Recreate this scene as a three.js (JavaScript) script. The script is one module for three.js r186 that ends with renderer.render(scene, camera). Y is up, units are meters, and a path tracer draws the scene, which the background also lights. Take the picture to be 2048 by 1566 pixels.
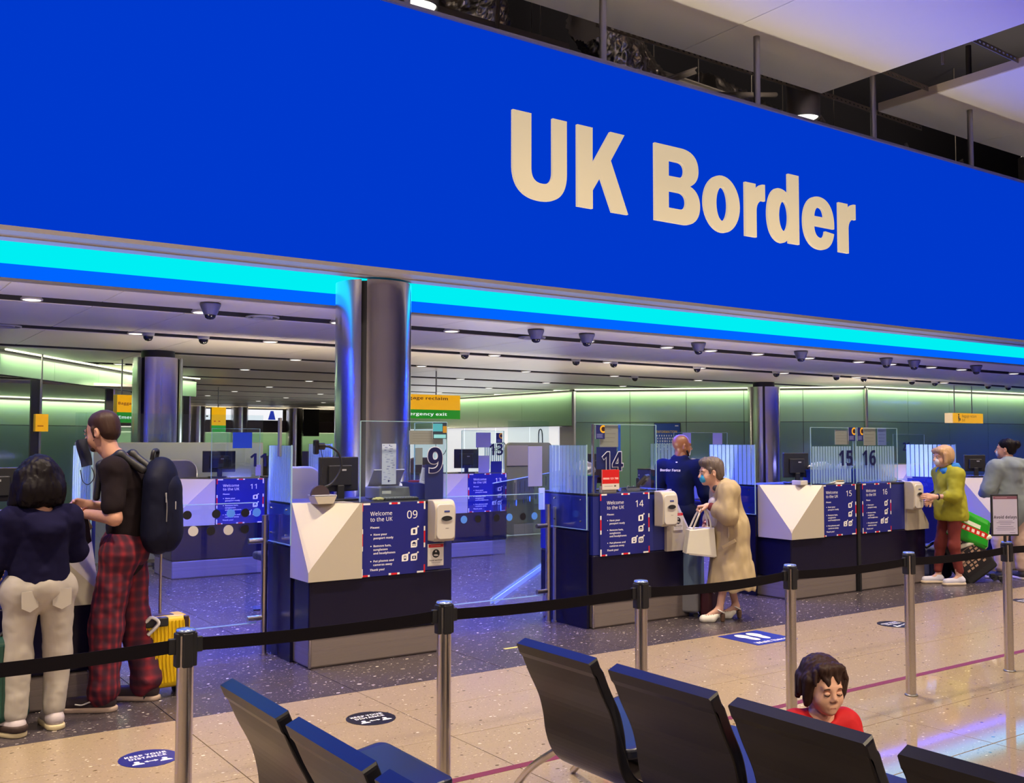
import * as THREE from 'three';
import { RoundedBoxGeometry } from 'three/addons/geometries/RoundedBoxGeometry.js';
import { ConvexGeometry } from 'three/addons/geometries/ConvexGeometry.js';
import { mergeGeometries } from 'three/addons/utils/BufferGeometryUtils.js';
import { ImprovedNoise } from 'three/addons/math/ImprovedNoise.js';
import { RectAreaLightUniformsLib } from 'three/addons/lights/RectAreaLightUniformsLib.js';

// ---------------------------------------------------------------- camera, sky, large lights, exposure
RectAreaLightUniformsLib.init();
const scene = new THREE.Scene();
scene.background = new THREE.Color(0x000000);                 // indoors: every opening is closed
const camera = new THREE.PerspectiveCamera(43.09, 2048 / 1566, 0.05, 200);
camera.position.set(0, 1.65, 0);
camera.rotation.order = 'YXZ';
camera.rotation.set(0.05026, -0.60927, 0.00123);
const renderer = new THREE.WebGLRenderer({ antialias: true });
renderer.toneMapping = THREE.LinearToneMapping;
renderer.toneMappingExposure = 1.0;
renderer.shadowMap.enabled = true;
const SIGN_BLUE = [0.0, 0.04, 0.6], CYAN = [0.0, 0.86, 0.9], BAND_BLUE = [0.0, 0.13, 1.0];
function area(name, color, intensity, w, h, pos, look) {
  const l = new THREE.RectAreaLight(new THREE.Color().setRGB(...color), intensity, w, h);
  l.name = name; l.position.set(...pos); l.lookAt(...look); scene.add(l); return l;
}
area('sign_face_glow', [0.01, 0.08, 1.0], 2.0, 30, 2.4, [9, 4.42, -7.83], [9, 4.42, 5]);               // the lit sign face
area('strip_glow', [0.02, 0.3, 1.0], 2, 30, 0.3, [9, 3.12, -8.8], [9, 3.12, 0]);
area('unseen_recess_glow', [0.01, 0.05, 1.0], 850, 36, 0.06, [12, 3.03, -9.06], [12, 2, -9.05]);                // unseen recessed lamp that turns the lane floors blue
const LAMP_WARM = [1.0, 0.82, 0.58];
const HALL_LAMP = 130, DESK_LAMP = 11;                          // candela of a big cylinder lamp, of a small downlight

// ---------------------------------------------------------------- helpers
let seed = 7;
const rnd = () => { seed = (seed + 0x6d2b79f5) | 0; let t = Math.imul(seed ^ (seed >>> 15), 1 | seed); t = (t + Math.imul(t ^ (t >>> 7), 61 | t)) ^ t; return ((t ^ (t >>> 14)) >>> 0) / 4294967296; };
const rr = (a, b) => a + (b - a) * rnd();
const V3 = (x, y, z) => new THREE.Vector3(x, y, z);
const used = {};
function numbered(n) { used[n] = (used[n] ?? 0) + 1; return used[n] === 1 ? n : n + '_' + String(used[n] - 1).padStart(3, '0'); }
function tag(o, label, category, group) { o.userData.label = label; o.userData.category = category; if (group) o.userData.group = group; return o; }
function thing(name, label, category, pos = [0, 0, 0], turn = 0, group) {
  const o = new THREE.Group(); o.name = numbered(name); o.position.set(...pos); o.rotation.y = turn; scene.add(o);
  return tag(o, label, category, group);
}
function part(parent, name, geo, mat, pos, rot) {
  const m = new THREE.Mesh(Array.isArray(geo) ? merged(geo) : geo, mat); m.name = name; m.castShadow = m.receiveShadow = true;
  if (pos) m.position.set(...pos); if (rot) m.rotation.set(...rot); parent.add(m); return m;
}
function solo(name, geo, mat, label, category, group, pos, rot) {
  const m = part(scene, numbered(name), geo, mat, pos, rot); return tag(m, label, category, group);
}
function struct(name, geo, mat, pos) {
  const m = geo ? part(scene, name, geo, mat, pos) : new THREE.Group();
  if (!geo) { m.name = name; scene.add(m); if (pos) m.position.set(...pos); }
  m.userData.kind = 'structure'; return m;
}
function merged(list) {
  const gs = list.map((g) => { const h = g.index ? g.toNonIndexed() : g; for (const k of Object.keys(h.attributes)) if (!['position', 'normal', 'uv'].includes(k)) h.deleteAttribute(k); if (!h.attributes.uv) h.setAttribute('uv', new THREE.BufferAttribute(new Float32Array(h.attributes.position.count * 2), 2)); return h; });
  return mergeGeometries(gs);
}
const box = (w, h, d, x = 0, y = 0, z = 0) => new THREE.BoxGeometry(w, h, d).translate(x, y, z);
const rbox = (w, h, d, r = 0.01, x = 0, y = 0, z = 0, s = 2) => new RoundedBoxGeometry(w, h, d, s, r).translate(x, y, z);
const cyl = (r, h, x = 0, y = 0, z = 0, r2 = r, n = 24) => new THREE.CylinderGeometry(r2, r, h, n).translate(x, y + h / 2, z);   // r at the foot, r2 on top
const lathe = (pts, n = 28) => new THREE.LatheGeometry(pts.map((p) => new THREE.Vector2(p[0], p[1])), n);
function tube(pts, r, seg = 24, n = 8, closed = false) { return new THREE.TubeGeometry(new THREE.CatmullRomCurve3(pts.map((p) => V3(...p)), closed, 'catmullrom', 0.5), seg, r, n, closed); }
function bar(a, b, w, d = w) {
  const A = V3(...a), B = V3(...b), L = A.distanceTo(B), g = new THREE.BoxGeometry(w, L, d), m = new THREE.Matrix4();
  const q = new THREE.Quaternion().setFromUnitVectors(V3(0, 1, 0), B.clone().sub(A).normalize());
  return g.applyMatrix4(m.compose(A.add(B).multiplyScalar(0.5), q, V3(1, 1, 1)));
}
function rod(a, b, r, n = 10) {
  const A = V3(...a), B = V3(...b), g = new THREE.CylinderGeometry(r, r, A.distanceTo(B), n);
  const q = new THREE.Quaternion().setFromUnitVectors(V3(0, 1, 0), B.clone().sub(A).normalize());
  return g.applyMatrix4(new THREE.Matrix4().compose(A.add(B).multiplyScalar(0.5), q, V3(1, 1, 1)));
}
function shape(pts) { return new THREE.Shape(pts.map((p) => new THREE.Vector2(p[0], p[1]))); }
function extr(sh, d, bevel = 0, curve = 16) { return new THREE.ExtrudeGeometry(sh, { depth: d, bevelEnabled: bevel > 0, bevelThickness: bevel, bevelSize: bevel, bevelSegments: 2, curveSegments: curve }); }
const hull = (pts) => new ConvexGeometry(pts.map((p) => V3(...p)));
function roundRect(w, h, r) {
  const s = new THREE.Shape(), x = -w / 2, y = -h / 2;
  s.moveTo(x + r, y); s.lineTo(x + w - r, y); s.absarc(x + w - r, y + r, r, -Math.PI / 2, 0); s.lineTo(x + w, y + h - r); s.absarc(x + w - r, y + h - r, r, 0, Math.PI / 2);
  s.lineTo(x + r, y + h); s.absarc(x + r, y + h - r, r, Math.PI / 2, Math.PI); s.lineTo(x, y + r); s.absarc(x + r, y + r, r, Math.PI, 1.5 * Math.PI); return s;
}
// ---------------------------------------------------------------- materials
const lin = (h) => new THREE.Color(h);
function mat(color, roughness = 0.6, metalness = 0, extra = {}) { return new THREE.MeshStandardMaterial({ color: Array.isArray(color) ? new THREE.Color().setRGB(...color) : lin(color), roughness, metalness, ...extra }); }
function phys(color, o) { return new THREE.MeshPhysicalMaterial({ color: Array.isArray(color) ? new THREE.Color().setRGB(...color) : lin(color), ...o }); }
const cloth = (c, r = 0.95) => phys(c, { roughness: r, specularIntensity: 0.25 });
function glow(rgb, k = 1) { return new THREE.MeshPhysicalMaterial({ color: 0x000000, roughness: 1, specularIntensity: 0, emissive: new THREE.Color().setRGB(...rgb), emissiveIntensity: k }); }
function canvas(w, h, draw) {
  const c = document.createElement('canvas'); c.width = w; c.height = h; const g = c.getContext('2d'); draw(g, w, h);
  const t = new THREE.CanvasTexture(c); t.colorSpace = THREE.SRGBColorSpace; t.magFilter = THREE.LinearFilter; t.wrapS = t.wrapT = THREE.RepeatWrapping; return t;
}
function chips(size, base, lists) {
  return canvas(size, size, (g) => {
    g.fillStyle = base; g.fillRect(0, 0, size, size);
    for (const [n, a, b, cols] of lists) for (let i = 0; i < n; i++) {
      const x = rnd() * size, y = rnd() * size, r = a + (b - a) * rnd() ** 2.5, t = rnd() * 6.3, e = rr(0.35, 0.9); g.fillStyle = cols[(rnd() * cols.length) | 0];
      for (const ox of [0, -size, size]) for (const oy of [0, -size, size]) {
        if (x + ox < -b * 2 || x + ox > size + b * 2 || y + oy < -b * 2 || y + oy > size + b * 2) continue;
        g.beginPath();
        for (let k = 0; k < 6; k++) { const q = t + k * 1.047, rx = r * (0.7 + 0.5 * Math.abs(Math.sin(i * 3.1 + k * 2.3))); g.lineTo(x + ox + Math.cos(q) * rx, y + oy + Math.sin(q) * rx * e); }
        g.fill();
      }
    }
  });
}
const texBeige = chips(1024, '#9c8a70', [[7000, 1, 4, ['#ab987c', '#8a7860', '#a38f74', '#937f66']], [3000, 1, 4.5, ['#c4b494', '#75634b', '#84705a', '#b6a282']], [260, 2.5, 9, ['#d8cbae', '#66563f', '#c0ae8c']]]);
const texDark = chips(1024, '#453e44', [[4200, 1, 5, ['#554c54', '#342e36', '#645858', '#4a4246']], [1700, 1.5, 7, ['#8d8480', '#221e24', '#75686a', '#a59b94']], [230, 2, 12, ['#c8c0b8', '#a0968e', '#6a5f5e', '#dcd4ca']]]);
const texBrush = canvas(256, 256, (g) => { for (let y = 0; y < 256; y++) { const v = 150 + rnd() * 70; g.fillStyle = `rgb(${v},${v},${v})`; g.fillRect(0, y, 256, 1); } });
texBrush.colorSpace = THREE.NoColorSpace;
const M = {
  beige: mat('#ffffff', 0.22, 0, { map: texBeige }), polished: mat('#ffffff', 0.055, 0, { map: texBeige }), dark: phys('#ffffff', { roughness: 0.26, specularIntensity: 0.55, map: texDark }), joint: mat('#4a4038', 0.8), jointDark: mat('#1c191d', 0.8),
  ceil: mat([0.72, 0.68, 0.62], 0.4), slot: mat([0.03, 0.03, 0.035], 0.6), upper: mat([0.72, 0.73, 0.74], 0.5), rim: mat([0.55, 0.5, 0.46], 0.5), void: mat([0.025, 0.025, 0.035], 0.9),
  wall: mat([0.5, 0.46, 0.42], 0.8), steel: mat([0.62, 0.58, 0.54], 0.24, 1), brushed: mat([0.33, 0.28, 0.27], 1, 1, { roughnessMap: texBrush }), column: mat([0.55, 0.54, 0.56], 0.2, 1),
  dull: mat([0.3, 0.29, 0.28], 0.45, 0.9), black: mat([0.012, 0.012, 0.016], 0.5), blackGloss: mat([0.01, 0.01, 0.014], 0.15), rubber: mat([0.02, 0.02, 0.022], 0.8), navy: mat([0.014, 0.016, 0.05], 0.28),
  trim: mat([0.3, 0.27, 0.29], 0.4, 0.5), solid: mat([0.5, 0.45, 0.37], 0.35), white: mat([0.6, 0.57, 0.53], 0.4), paper: mat([0.8, 0.8, 0.8], 0.85), grey: mat([0.2, 0.2, 0.22], 0.5), midGrey: mat([0.35, 0.35, 0.38], 0.5),
  glass: phys([0.9, 0.96, 0.97], { roughness: 0, transmission: 1, thickness: 0, ior: 1.5 }),
  glassEdge: phys([0.55, 0.8, 0.85], { roughness: 0.25, transmission: 0.5, thickness: 0, emissive: new THREE.Color(0, 0, 0) }),
  frost: phys([0.72, 0.85, 0.9], { roughness: 0.7, transmission: 0.55, thickness: 0, side: THREE.DoubleSide }),
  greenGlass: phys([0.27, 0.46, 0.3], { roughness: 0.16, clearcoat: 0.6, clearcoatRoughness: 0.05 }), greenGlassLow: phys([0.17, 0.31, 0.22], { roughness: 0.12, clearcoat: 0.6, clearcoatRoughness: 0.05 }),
  lampGlow: glow([1, 0.95, 0.84], 2.2), foil: mat([0.62, 0.57, 0.52], 0.28, 1), strut: mat([0.24, 0.22, 0.21], 0.5, 0.4),
  seat: phys([0.006, 0.006, 0.01], { roughness: 0.3, specularIntensity: 0.7 }), seatReflectBlue: phys([0.012, 0.014, 0.03], { roughness: 0.3 }), belt: phys([0.008, 0.006, 0.009], { roughness: 0.8, specularIntensity: 0.25 }), blueBin: mat([0.015, 0.04, 0.42], 0.4), red: mat([0.5, 0.015, 0.02], 0.45),  // seat tops: black shell with the blue sign reflection tinted into the colour
  skin: mat([0.56, 0.29, 0.2], 0.55), skinDark: mat([0.2, 0.08, 0.04], 0.4), skinPale: mat([0.62, 0.36, 0.27], 0.55), hairDark: phys([0.006, 0.004, 0.006], { roughness: 0.5, specularIntensity: 0.3 }), hairBrown: phys([0.045, 0.022, 0.017], { roughness: 0.5, specularIntensity: 0.45 }), hairBlond: mat([0.5, 0.31, 0.17], 0.55), hairGrey: mat([0.12, 0.09, 0.08], 0.6),
};
// ---------------------------------------------------------------- floor
const TX = 1.185, TZ = 0.6, TX0 = 2.96 - TX * 5, Z_EDGE = -6.02;
const floor = struct('floor', box(44, 0.3, 56, 13, -0.17, -18.5), M.jointDark);
function tileGeo(w, d, k) {
  const g = new RoundedBoxGeometry(w - 0.005, 0.02, d - 0.005, 1, 0.0015), p = g.attributes.position, u = g.attributes.uv, ox = rnd(), oy = rnd();
  for (let i = 0; i < p.count; i++) u.setXY(i, (p.getX(i) + p.getY(i)) / 1.5 + ox, p.getZ(i) / 1.5 + oy);
  return g;
}
const beigeTiles = [0, 1, 2, 3, 4, 5].map((k) => tileGeo(TX, TZ, k)), darkTiles = [0, 1, 2, 3, 4, 5].map((k) => tileGeo(TX, TZ, k));
{
  let n = 0;
  for (let i = 0; i < 13; i++) for (let j = 0; j < 10; j++) {                       // beige tiles, nearest rows last
    const x = TX0 + TX * (i + 0.5) + TX, z = Z_EDGE + TZ * (j + 0.5);
    if (j > 7 && (i < 3 || i > 8)) continue;
    part(floor, 'tile', beigeTiles[(i * 7 + j * 3) % 6], j >= 3 ? M.polished : M.beige, [x, -0.01, z], [0, (i + j) % 2 ? Math.PI : 0, 0]); n++;
  }
  for (let i = 0; i < 13; i++) for (let j = 0; j < 13; j++) {
    part(floor, 'tile', darkTiles[(i * 5 + j * 3) % 6], M.dark, [TX0 + TX * (i + 1.5), -0.01, Z_EDGE - TZ * (j + 0.5)], [0, (i + j) % 2 ? Math.PI : 0, 0]); n++;
  }
  const rest = (m, x0, x1, z0, z1, set) => {                                          // what lies beyond those tiles
    const gs = [];
    for (let x = x0; x < x1 - 0.1; x += TX) for (let z = z0; z > z1 + 0.1; z -= TZ) gs.push(set[(rnd() * 6) | 0].clone().translate(x + TX / 2, -0.01, z - TZ / 2));
    const p = part(floor, 'tile_field', gs, m); p.userData.kind = 'stuff';
  };
  const xL = TX0 + TX, xR = xL + 13 * TX;
  rest(M.beige, xR, xR + 15 * TX, Z_EDGE + 3 * TZ, Z_EDGE, beigeTiles); rest(M.polished, xR, xR + 15 * TX, Z_EDGE + 23 * TZ, Z_EDGE + 3 * TZ, beigeTiles);
  rest(M.beige, xL - 6 * TX, xL, Z_EDGE + 10 * TZ, Z_EDGE, beigeTiles);
  rest(M.polished, xL - 6 * TX, xR, Z_EDGE + 23 * TZ, Z_EDGE + 10 * TZ, beigeTiles);
  rest(M.dark, xL, xR, Z_EDGE - 13 * TZ, Z_EDGE - 60 * TZ, darkTiles);
  rest(M.dark, xR, xR + 15 * TX, Z_EDGE, Z_EDGE - 60 * TZ, darkTiles);
  rest(M.dark, xL - 6 * TX, xL, Z_EDGE, Z_EDGE - 60 * TZ, darkTiles);
}
solo('floor_tape', box(24, 0.001, 0.055, 8, 0.0006, -4.19), mat('#6c1c2c', 0.5), 'long dark red tape line stuck across the beige terrazzo tiles', 'tape');
// ---------------------------------------------------------------- outer shell, all behind or beyond what the photograph shows
struct('wall_rear', box(44, 9.4, 0.3, 13, 4.7, 8.2), M.wall);
struct('wall_left', box(0.3, 9.4, 54, -7, 4.7, -18.7), M.wall);
struct('wall_right', box(0.3, 9.4, 54, 33, 4.7, -18.7), M.wall);
struct('wall_far', box(44, 9.4, 0.3, 13, 4.7, -45.6), M.wall);
struct('ceiling_void', box(44, 0.3, 30, 13, 9.4, -6.6), M.void);
struct('wall_void', box(44, 6.2, 0.2, 13, 6.3, -21.3), M.void);
// ---------------------------------------------------------------- lower ceiling: metal panels between dark slots
const SLOTS = [-10.37, -12.92, -15.55, -18.25, -20.9, -23.75, -26.45, -29.35, -32.3, -35.2, -38.2], CH = 3.0, SW = 0.44;
const ceiling = struct('ceiling', box(44, 0.08, 36.2, 13, 3.2, -27.25), M.slot);
{
  const rows = [-9.15, ...SLOTS, -45];
  for (let r = 0; r < rows.length - 1; r++) {
    const z0 = rows[r] - (r ? SW / 2 : 0), z1 = rows[r + 1] + SW / 2, d = z0 - z1, w = 0.92 * (r < 2 ? 1 : r < 4 ? 2 : 6), g = new RoundedBoxGeometry(w - 0.006, 0.03, d, 1, 0.004);
    for (let x = -7 + 0.02; x < 32; x += w) {
      const cx = x + w / 2, cz = (z0 + z1) / 2;
      if (r > 3 && cx < 6 && cz > -21) continue;
      part(ceiling, 'ceiling_panel', g, M.ceil, [cx, CH + 0.015, cz]);
    }
  }
  for (const s of SLOTS) part(ceiling, 'slot_channel', [box(40, 0.01, SW + 0.1, 13, CH + 0.1, s), box(40, 0.08, 0.012, 13, CH + 0.05, s - SW / 2), box(40, 0.08, 0.012, 13, CH + 0.05, s + SW / 2)], M.slot);
}
// small downlights sitting in the slots
const ringGeo = lathe([[0.08, 0], [0.098, 0.0], [0.1, 0.014], [0.086, 0.025], [0.08, 0.1]], 24), discGeo = new THREE.CylinderGeometry(0.081, 0.081, 0.008, 24);
const ordinal = ['first', 'second', 'third', 'fourth', 'fifth', 'sixth', 'seventh', 'eighth', 'ninth'];
const DL = [
  [1.63, 3.25, 4.82, 6.33, 8.48, 9.95, 10.84, 11.87, 13.09, 14.4, 15.3, 16.52, 17.5, 19.34], [3.23, 5.0, 8.68, 11.02, 13.24, 15.55, 17.84, 21.08], [1.9, 4.2, 6.46, 8.86, 11.18, 13.43, 15.86], [4.3, 6.57, 11.37, 13.7, 16.03], [9.01, 13.87, 11.4],
  [9.18, 11.6, 14.09], [9.24, 11.75], [9.44, 11.89], [12.11, 14.47]];
const nth = ['first', 'second', 'third', 'fourth', 'fifth', 'sixth', 'seventh', 'eighth', 'ninth', 'tenth', 'eleventh', 'twelfth', 'thirteenth', 'fourteenth'];
DL.forEach((xs, r) => xs.forEach((x) => {
  const t = thing('downlight', `${nth[xs.slice().sort((p, q) => p - q).indexOf(x)]} small round downlight from the left in the ${ordinal[r]} ceiling slot behind the strip`, 'ceiling light', [x, CH - 0.005, SLOTS[r]], 0, `downlights in the ${ordinal[r]} ceiling slot`);
  part(t, 'bezel', ringGeo, M.white); part(t, 'lamp_diffuser', discGeo, M.lampGlow, [0, 0.003, 0]);
  const l = new THREE.SpotLight(new THREE.Color().setRGB(...LAMP_WARM), DESK_LAMP * (r < 2 ? 1 : 1.3), 0, 1.25, 0.5); l.name = 'downlight_beam'; l.position.set(x, CH - 0.02, SLOTS[r]); l.target.position.set(x, 0, SLOTS[r]); l.castShadow = true; l.shadow.radius = 3; scene.add(l, l.target);
}));
// dome cameras
function domeCamera(x, y, z, label, group, cup) {
  const t = thing('dome_camera', label, 'camera', [x, y, z], 0, group);
  if (cup) { part(t, 'housing', lathe([[0.01, 0], [0.1, 0], [0.1, -0.02], [0.062, -0.115], [0.055, -0.115]]), mat([0.07, 0.07, 0.09], 0.5)); part(t, 'dome', lathe([[0.056, -0.112], [0.05, -0.14], [0.03, -0.155], [0.001, -0.16]]), M.blackGloss); }
  else { part(t, 'housing', lathe([[0.01, 0], [0.075, 0], [0.078, -0.05], [0.07, -0.085], [0.06, -0.088]]), M.midGrey); part(t, 'dome', lathe([[0.062, -0.085], [0.058, -0.115], [0.038, -0.142], [0.001, -0.152]]), M.blackGloss); }
}
[3.1, 7.05, 7.84, 9.8, 11.94, 14.04, 14.8, 16.66].forEach((x, i) => domeCamera(x, 2.995, -9.6, i ? `${nth[i - 1]} cup shaped dome camera past the big steel column along the ceiling edge` : 'cup shaped dome camera at the ceiling edge left of the big steel column', 'dome cameras along the ceiling edge', true));
[[3.37, 0], [4.07, 0], [8.09, 0], [10.27, 0], [11.09, 0], [13.09, 0], [15.25, 0], [17.1, 0], [18.01, 0], [19.73, 0], [20.61, 0], [22.81, 0], [23.71, 0]].forEach(([x], i) => domeCamera(x, 3.06, -12.86, `${nth[i]} small dome camera from the left hanging in the second ceiling slot`, 'dome cameras in the second slot'));
domeCamera(13.95, 3.06, -15.5, 'dome camera hanging alone from the third dark ceiling slot', null);
for (const [x, z, l] of [[3.92, -10.37, 'large round air vent in the first ceiling slot beside the big steel column'], [7.55, -10.37, 'oval air vent in the first ceiling slot past the steel column'], [1.75, -12.92, 'pale flat air vent in the second ceiling slot above the couple']]) {
  const t = thing('air_vent', l, 'vent', [x, CH - 0.004, z]);
  part(t, 'outer_ring', new THREE.TorusGeometry(0.17, 0.012, 8, 32).rotateX(Math.PI / 2), M.midGrey); part(t, 'inner_ring', new THREE.TorusGeometry(0.1, 0.01, 8, 28).rotateX(Math.PI / 2), M.midGrey); part(t, 'plate', cyl(0.085, 0.01), M.grey);
}
// ---------------------------------------------------------------- the big lit sign and the strip under it
{
  const t = thing('border_sign', 'huge glowing blue sign with cream UK Border lettering spanning the hall', 'sign', [0, 0, -7.9]);
  const x0 = -6.5, x1 = 31, cx = (x0 + x1) / 2, w = x1 - x0;
  part(t, 'sign_face', box(w, 2.44, 0.04, cx, 4.425, -0.025), glow(SIGN_BLUE, 1));
  part(t, 'sign_box', [box(w, 2.5, 0.3, cx, 4.43, -0.2)], M.trim);
  part(t, 'top_trim', box(w, 0.03, 0.1, cx, 5.66, -0.02), M.dull);
  part(t, 'bottom_trim', [box(w, 0.035, 0.08, cx, 3.188, -0.04), box(w, 0.02, 0.24, cx, 3.2, -0.2), box(w, 0.03, 0.16, cx, 3.185, -0.36)], M.trim);
  const letter = (sh) => part(t, 'letter', extr(sh, 0.03, 0.004, 20), LETTER, [0, 0, 0.0]);
  const LETTER = new THREE.MeshStandardMaterial({ color: lin('#8a7c60'), roughness: 0.7, emissive: new THREE.Color().setRGB(0.6, 0.48, 0.3), emissiveIntensity: 0.95 });
  const B0 = 4.066, CAP = 4.912, XH = 4.697;
  { const s = new THREE.Shape(); s.moveTo(5.503, CAP); s.lineTo(5.503, 4.37); s.bezierCurveTo(5.503, 4.16, 5.62, 4.055, 5.84, 4.055); s.bezierCurveTo(6.06, 4.055, 6.167, 4.16, 6.167, 4.37); s.lineTo(6.167, CAP); s.lineTo(5.995, CAP); s.lineTo(5.995, 4.37); s.bezierCurveTo(5.995, 4.26, 5.94, 4.222, 5.857, 4.222); s.bezierCurveTo(5.77, 4.222, 5.719, 4.26, 5.719, 4.37); s.lineTo(5.719, CAP); letter(s); }
  letter(shape([[6.314, B0], [6.508, B0], [6.508, 4.256], [6.619, 4.42], [6.78, B0], [6.994, B0], [6.755, 4.607], [6.947, CAP], [6.757, CAP], [6.508, 4.522], [6.508, CAP], [6.314, CAP]]));
  { const s = new THREE.Shape(); s.moveTo(7.394, B0); s.lineTo(7.82, B0); s.bezierCurveTo(7.98, B0, 8.073, 4.16, 8.073, 4.296); s.bezierCurveTo(8.073, 4.41, 8.01, 4.48, 7.91, 4.505); s.bezierCurveTo(8.0, 4.54, 8.052, 4.6, 8.052, 4.695); s.bezierCurveTo(8.052, 4.84, 7.95, CAP, 7.78, CAP); s.lineTo(7.394, CAP);
    const h1 = new THREE.Path(); h1.moveTo(7.592, 4.575); h1.lineTo(7.592, 4.755); h1.lineTo(7.74, 4.755); h1.bezierCurveTo(7.81, 4.755, 7.842, 4.72, 7.842, 4.668); h1.bezierCurveTo(7.842, 4.61, 7.81, 4.577, 7.74, 4.577); s.holes.push(h1);
    const h2 = new THREE.Path(); h2.moveTo(7.59, 4.22); h2.lineTo(7.59, 4.415); h2.lineTo(7.75, 4.415); h2.bezierCurveTo(7.83, 4.415, 7.866, 4.375, 7.866, 4.318); h2.bezierCurveTo(7.866, 4.255, 7.83, 4.22, 7.75, 4.22); s.holes.push(h2); letter(s); }
  const oval = (cx2, cy, rx, ry, path = new THREE.Shape()) => { path.absellipse(cx2, cy, rx, ry, 0, Math.PI * 2); return path; };
  { const s = oval(8.437, 4.379, 0.29, 0.327); s.holes.push(oval(8.437, 4.379, 0.1, 0.2, new THREE.Path())); letter(s); }
  const rShape = (x0) => { const s = new THREE.Shape(); s.moveTo(x0, B0); s.lineTo(x0 + 0.182, B0); s.lineTo(x0 + 0.182, 4.37); s.bezierCurveTo(x0 + 0.182, 4.48, x0 + 0.25, 4.525, x0 + 0.335, 4.517); s.lineTo(x0 + 0.335, 4.708); s.bezierCurveTo(x0 + 0.25, 4.712, x0 + 0.2, 4.66, x0 + 0.171, 4.593); s.lineTo(x0 + 0.171, XH); s.lineTo(x0, XH); return s; };
  letter(rShape(8.832));
  { const s = new THREE.Shape(); s.moveTo(9.784, CAP); s.lineTo(9.784, B0); s.lineTo(9.603, B0); s.lineTo(9.603, 4.15); s.bezierCurveTo(9.57, 4.085, 9.51, 4.05, 9.455, 4.052); s.bezierCurveTo(9.3, 4.06, 9.222, 4.2, 9.222, 4.38); s.bezierCurveTo(9.222, 4.56, 9.3, 4.705, 9.42, 4.706); s.bezierCurveTo(9.5, 4.706, 9.565, 4.68, 9.598, 4.63); s.lineTo(9.598, CAP);
    s.holes.push(oval(9.507, 4.379, 0.092, 0.188, new THREE.Path())); letter(s); }
  { const s = new THREE.Shape(); s.moveTo(10.07, 4.341); s.lineTo(10.462, 4.341); s.bezierCurveTo(10.475, 4.57, 10.36, 4.709, 10.17, 4.709); s.bezierCurveTo(9.98, 4.709, 9.881, 4.56, 9.881, 4.381); s.bezierCurveTo(9.881, 4.19, 9.99, 4.052, 10.19, 4.052); s.bezierCurveTo(10.33, 4.052, 10.43, 4.13, 10.458, 4.272); s.lineTo(10.295, 4.287); s.bezierCurveTo(10.285, 4.22, 10.25, 4.192, 10.195, 4.192); s.bezierCurveTo(10.115, 4.192, 10.072, 4.25, 10.07, 4.341);
    const h = new THREE.Path(); h.moveTo(10.074, 4.457); h.lineTo(10.282, 4.457); h.bezierCurveTo(10.275, 4.54, 10.24, 4.583, 10.183, 4.583); h.bezierCurveTo(10.12, 4.583, 10.08, 4.54, 10.074, 4.457); s.holes.push(h); letter(s); }
  letter(rShape(10.57));
}
{
  const t = thing('light_strip', 'glowing cyan and blue light strip running under the big blue sign', 'light', [0, 0, -8.9]);
  part(t, 'cyan_band', box(37, 0.3, 0.03, 12.2, 3.237, -0.015), glow(CYAN, 1)); part(t, 'blue_band', box(37, 0.115, 0.04, 12.2, 3.029, -0.01), glow(BAND_BLUE, 1));
  part(t, 'unseen_recess_lamp', box(37, 0.02, 0.07, 12.2, 3.045, -0.16), glow([0.06, 0.1, 0.8], 1)); part(t, 'added_baffle', box(37, 0.07, 0.014, 12.2, 3.013, -0.24), M.slot);  // unseen blue lamp lights the lane floors; added baffle keeps it off the wall
  part(t, 'lower_lip', [box(37, 0.02, 0.09, 12.2, 2.963, -0.035), box(37, 0.5, 0.03, 12.2, 3.22, -0.06)], M.trim);
}
struct('trim_1', box(44, 0.05, 0.9, 13, 3.42, -8.4), M.trim);
struct('wall_upstand', box(44, 6, 0.1, 13, 6.3, -9.12 - 4.5), M.void);
// steel hanger posts above the sign
[6.81, 9.26, 11.58, 13.95, 16.35, 4.4].forEach((x, i) => {
  const t = thing('hanger_post', ['steel hanger post on the sign top above the letter K', 'steel hanger post on the sign top above the letter d', 'round steel hanger post on the sign top past the cylinder lamp', 'steel hanger post on the sign top below the pale panel corner', 'last steel hanger post at the end of the sign top', 'steel hanger post on the sign top nearest the first cylinder lamp'][i], 'post', [x, 5.68, -8.05]);
  part(t, 'pole', cyl(0.04, 1.9), M.dull); part(t, 'foot_plate', box(0.16, 0.02, 0.12, 0, 0.01, 0), M.strut); part(t, 'clamp', rbox(0.1, 0.08, 0.1, 0.01, 0, 1.2, 0), M.strut);
});
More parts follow.
